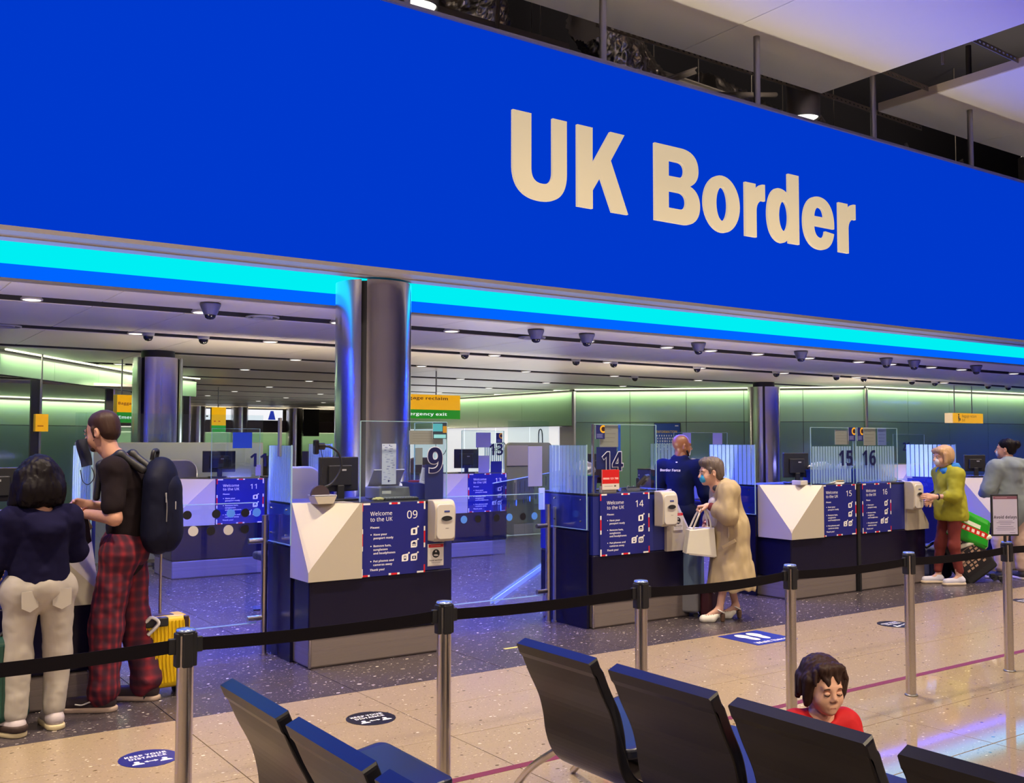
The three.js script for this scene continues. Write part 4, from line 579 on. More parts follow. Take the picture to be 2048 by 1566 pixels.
{ const t = thing('paper_stack', 'fanned stack of papers and booklets at the front of desk fifteen', 'papers', [9.12, YT, -6.94]); for (let i = 0; i < 5; i++) part(t, 'sheet', rbox(0.24, 0.005, 0.1, 0.002, 0.02 * i, 0.004 + i * 0.006, 0), M.paper, null, [0, 0.12 * (i - 2), 0]); part(t, 'booklet', rbox(0.14, 0.012, 0.09, 0.005, 0.09, 0.036, 0), mat('#b89a70', 0.6)); }
{ const t = thing('desk_screen', 'dark desk terminal behind desk fifteen block with bluish screen', 'screen', [8.3, 1.0, -8.0]); part(t, 'case', rbox(0.5, 0.26, 0.2, 0.02, 0, 0.13, 0), M.grey); part(t, 'screen_glass', rbox(0.3, 0.16, 0.01, 0.004, 0.05, 0.12, 0.105), M.blackGloss); }
for (const [x, z, l] of [[3.75, -12.9, 'black office chair back behind desk eleven'], [7.35, -12.9, 'brown office chair back behind desk thirteen'], [3.7, -8.9, 'dark office chair behind desk nine monitor']]) { const t = thing('office_chair', l, 'chair', [x, 0, z]); part(t, 'backrest', extr(roundRect(0.5, 0.55, 0.14), 0.05, 0.015).translate(0, 1.12, 0), x > 7 ? mat('#5a4236', 0.7) : M.grey); part(t, 'seat', rbox(0.48, 0.08, 0.46, 0.03, 0, 0.55, -0.22), M.black); part(t, 'column', cyl(0.03, 0.5, 0, 0.05, -0.2), M.dull); part(t, 'spine', rbox(0.06, 0.4, 0.03, 0.01, 0, 0.75, -0.02), M.black); for (let i = 0; i < 5; i++) part(t, 'leg', bar([0, 0.07, -0.2], [0.3 * Math.cos(i * 1.257), 0.05, -0.2 + 0.3 * Math.sin(i * 1.257)], 0.04, 0.03), M.black); }
// blue information poster on the green wall
{ const tx = canvas(256, 256, (g) => { g.fillStyle = '#1c4a9a'; g.fillRect(0, 0, 256, 256); g.font = 'bold 30px sans-serif'; g.fillStyle = '#c8a83c'; g.fillText('INFORMATION', 14, 84); g.fillStyle = '#c8d0dc'; for (let r = 0; r < 6; r++) for (let i = 0; i < 9; i++) g.fillRect(20 + i * 24 + (r * 7) % 9, 100 + r * 24, 10 + (i * r) % 8, 15); g.fillStyle = '#d8dce8'; g.fillRect(206, 16, 34, 10); });
  const t = thing('wall_poster', 'blue wall poster with yellow heading behind the officer', 'poster', [17.69, 1.74, -18.44], -0.833); sheet(t, 'print', 0.64, 0.74, 0.01, tx, M.black, [0, 0, 0.04]); part(t, 'frame', box(0.67, 0.77, 0.02, 0, 0, 0.025), M.black); }
// ---------------------------------------------------------------- belt stanchions
const SX = [0.0, 1.18, 2.339, 3.531, 4.708, 5.888, 7.09, 8.28], SZ = -3.885;
const capReflectBlue = mat([0.4, 0.5, 0.75], 0.18, 0.8);  // blue reflection of the lit strip put into the cap colour
const stLabels = [null, 'belt stanchion beside the blue floor sticker, in front of the yellow suitcase', 'belt stanchion in front of desk nine, nearest its right end', 'belt stanchion in front of desk fourteen, behind the tall chair backs', 'belt stanchion just behind the small child', 'belt stanchion in the middle of the blue floor reflection', 'belt stanchion carrying the Avoid delays sign', null];
SX.forEach((x, i) => {
  const t = thing('belt_stanchion', stLabels[i] ?? (i ? 'belt stanchion beyond the Avoid delays sign' : 'belt stanchion before the couple at the near end of the belt line'), 'stanchion', [x, 0, SZ], 0, 'belt stanchions');
  part(t, 'post', cyl(0.032, 0.91), M.steel); part(t, 'base', lathe([[0.001, 0], [0.04, 0], [0.041, 0.006], [0.034, 0.012], [0.001, 0.012]], 36), M.dull);
  part(t, 'collar', [cyl(0.036, 0.012, 0, 0.905, 0), rbox(0.018, 0.13, 0.04, 0.005, 0.032, 0.85, 0), rbox(0.018, 0.13, 0.04, 0.005, -0.032, 0.85, 0), rbox(0.04, 0.13, 0.018, 0.005, 0, 0.85, 0.029), rbox(0.04, 0.13, 0.018, 0.005, 0, 0.85, -0.029)], M.black);
  part(t, 'cap', lathe([[0.001, 0], [0.036, 0], [0.037, 0.004], [0.034, 0.012], [0.001, 0.014]], 28), capReflectBlue, [0, 0.917, 0]);
  if (i < SX.length - 1) {
    const L = SX[i + 1] - x - 0.09, sag = [0.012, 0.012, 0.01, 0.018, 0.012, 0.012, 0.008][i], s = new THREE.Shape(), N = 20; s.moveTo(0.045, 0.902);
    for (let k = 0; k <= N; k++) { const u = k / N; s.lineTo(0.045 + L * u, 0.902 - sag * 4 * u * (1 - u)); }
    for (let k = N; k >= 0; k--) { const u = k / N; s.lineTo(0.045 + L * u, 0.852 - sag * 4.4 * u * (1 - u)); }
    part(t, 'belt', extr(s, 0.0025, 0), M.belt, [0, -0.012, 0]); part(t, 'belt_clip', rbox(0.03, 0.06, 0.02, 0.004, 0.05, 0.865, 0), M.black); part(t, 'belt_clip', rbox(0.03, 0.06, 0.02, 0.004, L + 0.04, 0.865, 0), M.black);
  }
});
{
  const tx = canvas(256, 384, (g) => { g.fillStyle = '#cfcbe8'; g.fillRect(0, 0, 256, 384); g.fillStyle = '#8a5a72'; g.fillRect(0, 0, 256, 30); g.fillStyle = '#c8a8b8'; g.fillRect(20, 12, 130, 5); g.fillStyle = '#2a2340'; g.font = 'bold 41px sans-serif'; g.textAlign = 'center'; g.fillText('Avoid delays', 128, 226); g.fillStyle = '#6c6890'; for (const [y, w] of [[250, 150], [266, 190], [282, 120], [306, 170], [322, 210], [338, 180]]) g.fillRect(128 - w / 2, y, w, 4); g.fillRect(170, 366, 60, 4); });
  const t = thing('notice_sign', 'framed Avoid delays notice standing on top of a belt stanchion', 'sign', [7.07, 0.93, -3.885], -0.5);
  sheet(t, 'print', 0.185, 0.275, 0.006, tx, M.paper, [0, 0.19, 0.008]); part(t, 'frame', [rbox(0.21, 0.3, 0.012, 0.003, 0, 0.19, 0)], M.black); part(t, 'stem', rbox(0.02, 0.05, 0.012, 0.003, 0, 0.025, 0), M.black);
}
// ---------------------------------------------------------------- beam seating: plywood-like black shells on a steel beam
function bench(label, xt, chairs, seatZ) {
  const t = thing('beam_seating', label, 'seating', [0, 0, 0]), x = xt;
  const prof = [[-0.012, 0.79], [0.045, 0.66], [0.103, 0.548], [0.128, 0.46], [0.14, 0.378], [0.165, 0.31], [0.205, 0.262], [0.25, 0.235]];
  for (const [z0, z1] of chairs) {
    const w = z0 - z1, cz = (z0 + z1) / 2, s = new THREE.Shape(), r = 0.016, c = new THREE.CatmullRomCurve3(prof.map((p) => V3(p[0], p[1], 0))), P = c.getPoints(28), T = P.map((p, i) => c.getTangent(i / 28));
    P.forEach((p, i) => s[i ? 'lineTo' : 'moveTo'](p.x + T[i].y * -r, p.y + T[i].x * r)); for (let i = 28; i >= 0; i--) s.lineTo(P[i].x + T[i].y * r, P[i].y - T[i].x * r);
    const bk = extr(s, w - 0.016, 0.008), p = bk.attributes.position;
    for (let i = 0; i < p.count; i++) {                                     // rounded upper corners and slightly waisted sides
      const y = p.getY(i), z = p.getZ(i), m = (w - 0.016) / 2, k = (z - m) / m, waist = 1 - 0.03 * Math.max(0, (0.56 - y) / 0.3);
      p.setZ(i, m + k * m * waist); if (y > 0.74 && Math.abs(k) > 0.94) p.setY(i, y - 0.014 * (Math.abs(k) - 0.94) / 0.06);
    }
    bk.computeVertexNormals(); part(t, 'backrest', bk, M.seat, [x, 0, z1 + 0.008]);
    const q = new THREE.Shape(); q.moveTo(0, -0.2); q.quadraticCurveTo(0.0, -0.24, 0.04, -0.25); q.lineTo(0.42, -0.262); q.quadraticCurveTo(0.46, -0.262, 0.46, -0.22); q.lineTo(0.46, 0.22); q.quadraticCurveTo(0.46, 0.262, 0.42, 0.262); q.lineTo(0.04, 0.25); q.quadraticCurveTo(0, 0.24, 0, 0.2);
    const st = extr(q, 0.024, 0.01); st.rotateX(-Math.PI / 2); const sp = st.attributes.position; for (let i = 0; i < sp.count; i++) { const u = sp.getX(i) / 0.46; sp.setY(i, sp.getY(i) + 0.03 * Math.sin(u * 3.1 - 1.4)); } st.computeVertexNormals();
    part(t, 'seat', st, M.seatReflectBlue, [x + 0.165, 0.4, cz]);
    part(t, 'seat_bracket', [bar([x + 0.2, 0.31, cz], [x + 0.5, 0.38, cz], 0.05, 0.03), rbox(0.12, 0.06, 0.14, 0.01, x + 0.34, 0.32, cz)], M.strut);
  }
  const zs = chairs[0][0] + 0.02, ze = chairs[chairs.length - 1][1] - 0.02;
  part(t, 'beam', rbox(0.08, 0.07, zs - ze, 0.012, x + 0.34, 0.27, (zs + ze) / 2), M.strut);
  for (const [z, dz] of [[chairs[chairs.length - 1][1] + 0.02, 0], [chairs[0][0] - 0.03, 0]]) for (const [a, b, dx] of [[0.16, 0.26, -0.02], [0.46, 0.55, 0.03]]) part(t, 'leg', tube([[x + a + 0.06, 0.3, z], [x + (a + b) / 2 + dx, 0.16, z + 0.0], [x + b + dx, 0.012, z + 0.0]].map(([X, Y, Z], i) => [X, Y, Z + (z > -2 ? 1 : -1) * i * 0.2]), 0.017, 14, 12), M.steel);
  for (let i = 0; i < chairs.length; i++) { const z = chairs[i][0] + 0.03; if (!seatZ.includes(i)) continue; part(t, 'armrest', tube([[x + 0.15, 0.4, z], [x + 0.16, 0.56, z], [x + 0.2, 0.615, z], [x + 0.32, 0.62, z], [x + 0.355, 0.59, z], [x + 0.35, 0.48, z], [x + 0.34, 0.34, z]], 0.012, 40, 10), M.steel); }
}
bench('black beam seating in two visible backs beside the distance sticker', 1.245, [[-3.03, -3.57], [-2.42, -2.96], [-1.82, -2.36], [-1.2, -1.75]].reverse(), [1, 2]);
bench('black beam seating of four backs in front of the small child', 2.55, [[-3.065, -3.57], [-2.42, -2.96], [-1.81, -2.345], [-1.2, -1.71]].reverse(), []);
// ---------------------------------------------------------------- floor stickers
const people2 = (g, x, y, s) => { g.beginPath(); g.arc(x, y - s * 0.5, s * 0.36, 0, 7); g.fill(); g.beginPath(); g.moveTo(x - s * 0.8, y + s * 0.55); g.quadraticCurveTo(x - s * 0.7, y - s * 0.1, x, y - s * 0.1); g.quadraticCurveTo(x + s * 0.7, y - s * 0.1, x + s * 0.8, y + s * 0.55); g.fill(); };
function distance(color, label, x, z, r) {
  const tx = canvas(256, 256, (g) => { g.fillStyle = color; g.fillRect(0, 0, 256, 256); g.fillStyle = '#f2f0ea'; g.font = 'bold 35px sans-serif'; g.textAlign = 'center'; g.fillText('KEEP YOUR', 128, 86); g.fillText('DISTANCE', 128, 124); people2(g, 68, 180, 34); people2(g, 188, 180, 34); g.fillRect(108, 170, 40, 7); g.beginPath(); g.moveTo(96, 173); g.lineTo(114, 160); g.lineTo(114, 186); g.fill(); g.beginPath(); g.moveTo(160, 173); g.lineTo(142, 160); g.lineTo(142, 186); g.fill(); });
  const t = thing('floor_sticker', label, 'sticker', [x, 0, z]); part(t, 'vinyl', cyl(r, 0.0016), mat(color, 0.4)); part(t, 'print', new THREE.CircleGeometry(r * 0.995, 40).rotateX(-Math.PI / 2), printMat(tx, 0.4), [0, 0.0021, 0]);
}
distance('#1a1f6c', 'round blue keep your distance sticker beside the first stanchion', 1.455, -5.385, 0.15); distance('#16141a', 'round black keep your distance sticker by the low chair armrest', 2.746, -5.4, 0.148); distance('#16141a', 'round black keep your distance sticker behind a stanchion, far side', 8.04, -5.45, 0.16); distance('#16141a', 'round black keep your distance sticker past the Avoid delays sign', 10.35, -5.45, 0.15);
{
  const tx = canvas(256, 256, (g) => { g.fillStyle = '#1b2a86'; g.fillRect(0, 0, 256, 256); g.fillStyle = '#eeeade'; for (const s of [-1, 1]) { g.beginPath(); g.ellipse(128 + s * 38, 70, 29, 46, 0, 0, 7); g.fill(); g.beginPath(); g.ellipse(128 + s * 33, 138, 21, 36, 0, 0, 7); g.fill(); g.fillRect(128 + s * 35 - 20, 84, 40, 50); } g.font = 'bold 44px sans-serif'; g.textAlign = 'center'; g.fillText('Wait here', 128, 232); });
  const t = thing('floor_sticker', 'square blue Wait here sticker with two white footprints', 'sticker', [6.535, 0, -5.745]); part(t, 'vinyl', box(0.49, 0.0016, 0.45, 0, 0.0008, 0), mat('#1b2a86', 0.4)); part(t, 'print', new THREE.PlaneGeometry(0.485, 0.445).rotateX(-Math.PI / 2), printMat(tx, 0.4), [0, 0.0022, 0]);
}
solo('floor_mark', cyl(0.022, 0.0015), mat('#2a2a3c', 0.5), 'tiny dark round mark on the beige tiles before desk fourteen', 'mark', undefined, [3.83, 0.0002, -4.93]); solo('floor_mark', rbox(0.16, 0.0015, 0.03, 0.0005), mat('#d8c838', 0.5), 'small yellow tape mark on the dark floor before the gate', 'mark', undefined, [4.6, 0.001, -6.58]);
// ---------------------------------------------------------------- luggage
{
  const t = thing('suitcase', 'yellow ribbed hard suitcase with raised handle behind the man', 'suitcase', [1.86, 0, -6.66], 0.05), Y = mat([0.72, 0.47, 0.0], 0.35), BR = mat('#3a241c', 0.5);
  part(t, 'shell', rbox(0.34, 0.46, 0.2, 0.045, 0, 0.29, 0, 4), Y);
  for (let i = 0; i < 12; i++) part(t, 'rib', tube([[-0.15 + i * 0.024, 0.49, 0.1], [-0.145 + i * 0.024, 0.38, 0.1035], [-0.16 + i * 0.024, 0.25, 0.1035], [-0.13 + i * 0.022, 0.1, 0.1]], 0.006, 20, 6), Y);
  part(t, 'trim_band', [rbox(0.035, 0.43, 0.206, 0.01, 0.135, 0.3, 0), rbox(0.2, 0.012, 0.1, 0.004, -0.03, 0.518, 0)], BR); part(t, 'handle_socket', rbox(0.15, 0.06, 0.05, 0.012, -0.06, 0.49, 0.09), M.black);
  for (const x of [-0.11, 0.0]) part(t, 'handle_rod', cyl(0.009, 0.5, x, 0.5, -0.02), M.steel); part(t, 'handle_grip', tube([[-0.115, 0.97, -0.02], [-0.11, 1.02, -0.02], [-0.06, 1.032, -0.02], [-0.01, 1.03, -0.02], [0.0, 0.975, -0.02]], 0.015, 24, 10), M.black);
  for (const [x, z] of [[0.12, 0.07], [-0.12, 0.07], [0.12, -0.07], [-0.12, -0.07]]) { part(t, 'wheel', new THREE.CylinderGeometry(0.026, 0.026, 0.02, 18).rotateZ(Math.PI / 2), M.rubber, [x, 0.026, z]); part(t, 'wheel_fork', rbox(0.04, 0.035, 0.045, 0.008, x, 0.055, z), M.black); }
  part(t, 'luggage_tag', tube([[-0.13, 0.5, 0.11], [-0.1, 0.53, 0.13], [-0.06, 0.49, 0.14], [-0.12, 0.42, 0.12]], 0.012, 20, 4), M.paper);
}
{
  const t = thing('suitcase', 'dark green hard suitcase at the edge beside the woman in navy', 'suitcase', [0.84, 0, -6.32], 0.1), G = mat([0.008, 0.06, 0.045], 0.4);
  part(t, 'shell', rbox(0.36, 0.48, 0.23, 0.05, 0, 0.31, 0, 4), G); for (let i = 0; i < 6; i++) part(t, 'rib', rbox(0.02, 0.4, 0.01, 0.004, -0.12 + i * 0.045, 0.31, 0.116), G);
  for (const x of [-0.02, 0.09]) part(t, 'handle_rod', cyl(0.011, 0.45, x, 0.54, 0), M.steel); part(t, 'handle_grip', rbox(0.15, 0.03, 0.03, 0.012, 0.035, 0.995, 0), M.black); part(t, 'top_handle', tube([[0.02, 0.55, 0.05], [0.06, 0.585, 0.05], [0.12, 0.585, 0.05], [0.15, 0.55, 0.05]], 0.01, 16, 8), M.black);
  for (const [x, z] of [[0.13, 0.08], [-0.13, 0.08], [0.13, -0.08], [-0.13, -0.08]]) { part(t, 'wheel', new THREE.CylinderGeometry(0.028, 0.028, 0.02, 18).rotateZ(Math.PI / 2), M.rubber, [x, 0.028, z]); part(t, 'wheel_fork', rbox(0.045, 0.04, 0.05, 0.008, x, 0.06, z), M.black); }
}
{ // slate blue upright suitcase beyond the trench coat
  const t = thing('suitcase', 'slate blue upright suitcase with dark base before the trench coat', 'suitcase', [6.86, 0, -6.84], 0.5), S = mat([0.1, 0.16, 0.26], 0.6);
  part(t, 'shell', rbox(0.26, 0.42, 0.2, 0.04, 0, 0.43, 0, 3), S); part(t, 'lower_shell', rbox(0.26, 0.2, 0.2, 0.03, 0, 0.14, 0, 3), M.grey); part(t, 'handle', tube([[-0.06, 0.64, 0], [-0.06, 0.69, 0], [0.06, 0.69, 0], [0.06, 0.64, 0]], 0.01, 18, 8), M.black);
  for (const [x, z] of [[0.09, 0.07], [-0.09, 0.07], [0.09, -0.07], [-0.09, -0.07]]) part(t, 'wheel', new THREE.CylinderGeometry(0.022, 0.022, 0.02, 16).rotateZ(Math.PI / 2), M.rubber, [x, 0.022, z]);
  const b = thing('handbag', 'dark red and black bag with pale strap standing behind the sandals', 'bag', [7.0, 0, -6.72], 0.4); part(b, 'body', rbox(0.3, 0.26, 0.12, 0.04, 0, 0.13, 0, 3), mat([0.06, 0.012, 0.02], 0.5)); part(b, 'strap', bar([0.02, 0.27, 0.065], [0.13, 0.08, 0.065], 0.035, 0.01), mat('#9a8f90', 0.6)); part(b, 'buckle', new THREE.TorusGeometry(0.016, 0.004, 6, 16), M.steel, [-0.1, 0.24, 0.07]);
}
{ // tilted trolley behind the lime jacket with the green shopping bag on it
  const t = thing('suitcase', 'black suitcase with printed grid front tilted behind the lime jacket', 'suitcase', [11.3, 0, -6.5], -0.6), g = new THREE.Group();
  const grid = canvas(128, 192, (c) => { c.fillStyle = '#15121a'; c.fillRect(0, 0, 128, 192); c.fillStyle = '#b0907a'; for (let r = 0; r < 9; r++) for (let k = 0; k < 5; k++) { if ((r * 5 + k * 3) % 7 === 0 || r === 2) continue; c.fillRect(14 + k * 21 + (r % 2) * 3, 16 + r * 18, 14, 11); } for (const y of [12, 66, 120]) c.fillRect(8, y, 112, 2); });
  part(t, 'shell', rbox(0.42, 0.56, 0.24, 0.03, 0, 0.32, 0, 3), M.black, [0, 0.05, 0], [0, 0, 0.62]); sheet(t, 'printed_front', 0.34, 0.44, 0.006, grid, M.black, [-0.205, 0.34, 0.121], [0, 0, 0.62]);
  part(t, 'handle_rod', rod([-0.28, 0.58, -0.06], [-0.62, 1.0, -0.06], 0.009), M.dull); part(t, 'handle_rod', rod([-0.2, 0.62, -0.06], [-0.53, 1.05, -0.06], 0.009), M.dull); part(t, 'handle_grip', rod([-0.64, 0.99, -0.06], [-0.51, 1.07, -0.06], 0.014), M.black);
  for (const z of [-0.1, 0.1]) { part(t, 'wheel', new THREE.CylinderGeometry(0.035, 0.035, 0.03, 20).rotateX(Math.PI / 2), M.rubber, [0.2, 0.036, z]); part(t, 'wheel_bracket', rbox(0.06, 0.05, 0.04, 0.008, 0.17, 0.06, z), M.black); }
  const noise = new ImprovedNoise(), b = thing('shopping_bag', 'glossy green shopping bag with red band lying on tilted black suitcase', 'bag', [11.14, 0.64, -6.58], -0.6), gb = new RoundedBoxGeometry(0.5, 0.36, 0.24, 8, 0.06), p = gb.attributes.position;
  for (let i = 0; i < p.count; i++) { const x = p.getX(i), y = p.getY(i), z = p.getZ(i), k = 1 + 0.12 * noise.noise(x * 8, y * 8, z * 8 + 2) + 0.06 * noise.noise(x * 19, y * 19, z * 19); p.setXYZ(i, x * k * (1 - 0.35 * (y / 0.36)), y * k, z * k * (1 - 0.3 * (y / 0.36))); } gb.computeVertexNormals();
  const tx = canvas(256, 192, (c) => { c.fillStyle = '#1ea020'; c.fillRect(0, 0, 256, 192); c.fillStyle = '#e8f0e0'; c.fillRect(70, 52, 120, 26); c.fillStyle = '#c8281c'; c.fillRect(60, 84, 190, 40); c.fillStyle = '#f4ece4'; c.font = 'bold 30px sans-serif'; for (let i = 0; i < 5; i++) c.fillRect(78 + i * 32, 94, 18, 22); c.fillStyle = '#cfe6c4'; c.beginPath(); c.moveTo(0, 192); c.lineTo(60, 192); c.lineTo(20, 60); c.lineTo(0, 60); c.fill(); c.fillStyle = '#0c6a14'; c.fillRect(30, 8, 40, 30); });
  part(b, 'body', gb, new THREE.MeshStandardMaterial({ map: tx, roughness: 0.25 }), [0, 0, 0], [0, 0, -0.42]); part(b, 'handle_loop', tube([[-0.15, 0.2, 0.02], [-0.19, 0.33, 0.03], [-0.25, 0.36, 0.02], [-0.24, 0.22, 0.0]], 0.012, 24, 6), mat('#1a8a1c', 0.4)); part(b, 'bottom_gusset', rbox(0.46, 0.05, 0.22, 0.02), mat('#d8d8c8', 0.5), [0.03, -0.165, 0.005], [0, 0, -0.38 + 0.7]);
  const k = thing('backpack', 'dark blue backpack on the floor behind lime jacket legs', 'bag', [11.05, 0, -7.0], -0.3); part(k, 'body', rbox(0.5, 0.42, 0.3, 0.1, 0, 0.21, 0, 4), mat([0.05, 0.06, 0.16], 0.6)); part(k, 'strap', tube([[-0.2, 0.4, 0.16], [-0.05, 0.46, 0.18], [0.15, 0.34, 0.17], [0.22, 0.12, 0.16]], 0.02, 24, 6), M.black); part(k, 'pocket', rbox(0.3, 0.2, 0.08, 0.03, 0, 0.14, 0.16), M.navy);
}
// ---------------------------------------------------------------- bodies: smooth union of tapered capsules and ellipsoids, meshed by surface nets
const cap = (a, b, ra, rb, k = 0.03, o = {}) => ({ t: 0, a, b, ra, rb: rb ?? ra, k, ...o });
const ell = (c, r, k = 0.03, o = {}) => ({ t: 1, a: c, r, k, ...o });
function prep(list) {
  return list.map((p) => {
    const q = { ...p }; if (p.t === 0) { q.d = [p.b[0] - p.a[0], p.b[1] - p.a[1], p.b[2] - p.a[2]]; q.l2 = q.d[0] ** 2 + q.d[1] ** 2 + q.d[2] ** 2 || 1e-9; }
    else { q.m = Math.min(...p.r); if (p.rot) { const e = new THREE.Matrix4().makeRotationFromEuler(new THREE.Euler(...p.rot)).transpose().elements; q.R = e; } } return q;
  });
}
function field(prims, noise) {
  const P = prep(prims);
  return (x, y, z) => {
    let f = 1e3;
    for (const p of P) {
      let d;
      if (p.t === 0) {
        const sz = p.sz ?? 1, px = x - p.a[0], py = y - p.a[1], pz = (z - p.a[2]) / sz, dz = p.d[2] / sz;
        const l2 = sz === 1 ? p.l2 : p.d[0] ** 2 + p.d[1] ** 2 + dz * dz; let t = (px * p.d[0] + py * p.d[1] + pz * dz) / l2; t = t < 0 ? 0 : t > 1 ? 1 : t;
        d = Math.hypot(px - t * p.d[0], py - t * p.d[1], pz - t * dz) - (p.ra + t * (p.rb - p.ra)); if (sz < 1) d *= 0.5 + 0.5 * sz;
      } else {
        let px = x - p.a[0], py = y - p.a[1], pz = z - p.a[2]; if (p.R) { const e = p.R, qx = e[0] * px + e[4] * py + e[8] * pz, qy = e[1] * px + e[5] * py + e[9] * pz, qz = e[2] * px + e[6] * py + e[10] * pz; px = qx; py = qy; pz = qz; }
        const ax = px / p.r[0], ay = py / p.r[1], az = pz / p.r[2], k0 = Math.hypot(ax, ay, az), k1 = Math.hypot(ax / p.r[0], ay / p.r[1], az / p.r[2]); d = k1 < 1e-9 ? -p.m : k0 * (k0 - 1) / k1;
      }
      const k = p.k;
      if (p.op === 'sub') { const h = Math.max(k - Math.abs(-d - f), 0) / k; f = Math.max(-d, f) + h * h * k * 0.25; }
      else { const h = Math.max(k - Math.abs(d - f), 0) / k; f = Math.min(d, f) - h * h * k * 0.25; }
    }
    return noise && Math.abs(f) < 0.06 ? f + noise(x, y, z) : f;
  };
}
function bounds(prims, pad) {
  const lo = [1e9, 1e9, 1e9], hi = [-1e9, -1e9, -1e9];
  for (const p of prims) { if (p.op === 'sub') continue; for (let i = 0; i < 3; i++) { if (p.t === 0) { lo[i] = Math.min(lo[i], p.a[i] - p.ra, p.b[i] - p.rb); hi[i] = Math.max(hi[i], p.a[i] + p.ra, p.b[i] + p.rb); } else { const r = p.rot ? Math.max(...p.r) : p.r[i]; lo[i] = Math.min(lo[i], p.a[i] - r); hi[i] = Math.max(hi[i], p.a[i] + r); } } }
  return [lo.map((v) => v - pad), hi.map((v) => v + pad)];
}
function nets(f, lo, hi, c) {
  const n = [0, 1, 2].map((i) => Math.ceil((hi[i] - lo[i]) / c) + 1), [nx, ny, nz] = n, F = new Float32Array(nx * ny * nz), B = 5, id = (i, j, k) => (k * ny + j) * nx + i;
  for (let k0 = 0; k0 < nz; k0 += B) for (let j0 = 0; j0 < ny; j0 += B) for (let i0 = 0; i0 < nx; i0 += B) {
    const m = f(lo[0] + (i0 + B / 2) * c, lo[1] + (j0 + B / 2) * c, lo[2] + (k0 + B / 2) * c), far = Math.abs(m) > B * c * 1.6;
    for (let k = k0; k < Math.min(nz, k0 + B); k++) for (let j = j0; j < Math.min(ny, j0 + B); j++) for (let i = i0; i < Math.min(nx, i0 + B); i++) F[id(i, j, k)] = far ? m : f(lo[0] + i * c, lo[1] + j * c, lo[2] + k * c);
  }
  const V = [], I = [], at = new Int32Array(nx * ny * nz).fill(-1);
  for (let k = 0; k < nz - 1; k++) for (let j = 0; j < ny - 1; j++) for (let i = 0; i < nx - 1; i++) {
    let mask = 0, cnt = 0, sx = 0, sy = 0, sz = 0; const v = [];
    for (let q = 0; q < 8; q++) { const w = F[id(i + (q & 1), j + ((q >> 1) & 1), k + (q >> 2))]; v.push(w); if (w < 0) mask |= 1 << q; }
    if (mask === 0 || mask === 255) continue;
    for (let q = 0; q < 8; q++) for (let ax = 0; ax < 3; ax++) { if (q & (1 << ax)) continue; const r = q | (1 << ax); if ((v[q] < 0) === (v[r] < 0)) continue; const t = v[q] / (v[q] - v[r]); cnt++; sx += (q & 1) + (ax === 0 ? t : 0); sy += ((q >> 1) & 1) + (ax === 1 ? t : 0); sz += (q >> 2) + (ax === 2 ? t : 0); }
    at[id(i, j, k)] = V.length / 3; V.push(lo[0] + (i + sx / cnt) * c, lo[1] + (j + sy / cnt) * c, lo[2] + (k + sz / cnt) * c);
  }
  for (let k = 1; k < nz - 1; k++) for (let j = 1; j < ny - 1; j++) for (let i = 1; i < nx - 1; i++) {
    const s = F[id(i, j, k)] < 0;
    for (let ax = 0; ax < 3; ax++) {
      const e = F[id(i + (ax === 0), j + (ax === 1), k + (ax === 2))] < 0; if (s === e) continue;
      const q = ax === 0 ? [[0, 0, 0], [0, -1, 0], [0, -1, -1], [0, 0, -1]] : ax === 1 ? [[0, 0, 0], [0, 0, -1], [-1, 0, -1], [-1, 0, 0]] : [[0, 0, 0], [-1, 0, 0], [-1, -1, 0], [0, -1, 0]];
      const w = q.map(([a, b, d]) => at[id(i + a, j + b, k + d)]); if (w.some((x) => x < 0)) continue;
      if (s) I.push(w[0], w[1], w[2], w[0], w[2], w[3]); else I.push(w[0], w[2], w[1], w[0], w[3], w[2]);
    }
  }
  const g = new THREE.BufferGeometry(); g.setAttribute('position', new THREE.Float32BufferAttribute(V, 3)); g.setIndex(I); g.computeVertexNormals(); return g;
}
function blob(prims, cell, noise, color) {
  const [lo, hi] = bounds(prims, cell * 2.5 + (noise ? 0.02 : 0)), g = nets(field(prims, noise), lo, hi, cell);
  if (color) { const p = g.attributes.position, nn = g.attributes.normal, c = new Float32Array(p.count * 3); for (let i = 0; i < p.count; i++) { const r = color(p.getX(i), p.getY(i), p.getZ(i), nn.getX(i), nn.getY(i), nn.getZ(i)); c.set(r, i * 3); } g.setAttribute('color', new THREE.BufferAttribute(c, 3)); }
  return g;
}
const PN = new ImprovedNoise();
const folds = (amp, sx = 9, sy = 5, sz = 9, o = 0) => (x, y, z) => amp * (PN.noise(x * sx + o, y * sy, z * sz) + 0.5 * PN.noise(x * sx * 2.3 + o, y * sy * 2.6 + 4, z * sz * 2.3));
const strands = (amp, o = 0) => (x, y, z) => amp * (PN.noise(x * 55 + o, y * 9, z * 55) + 0.6 * PN.noise(x * 110, y * 16 + o, z * 110));
const tinted = (roughness, o = {}) => new THREE.MeshPhysicalMaterial({ color: 0xffffff, vertexColors: true, roughness, specularIntensity: 0.3, ...o });
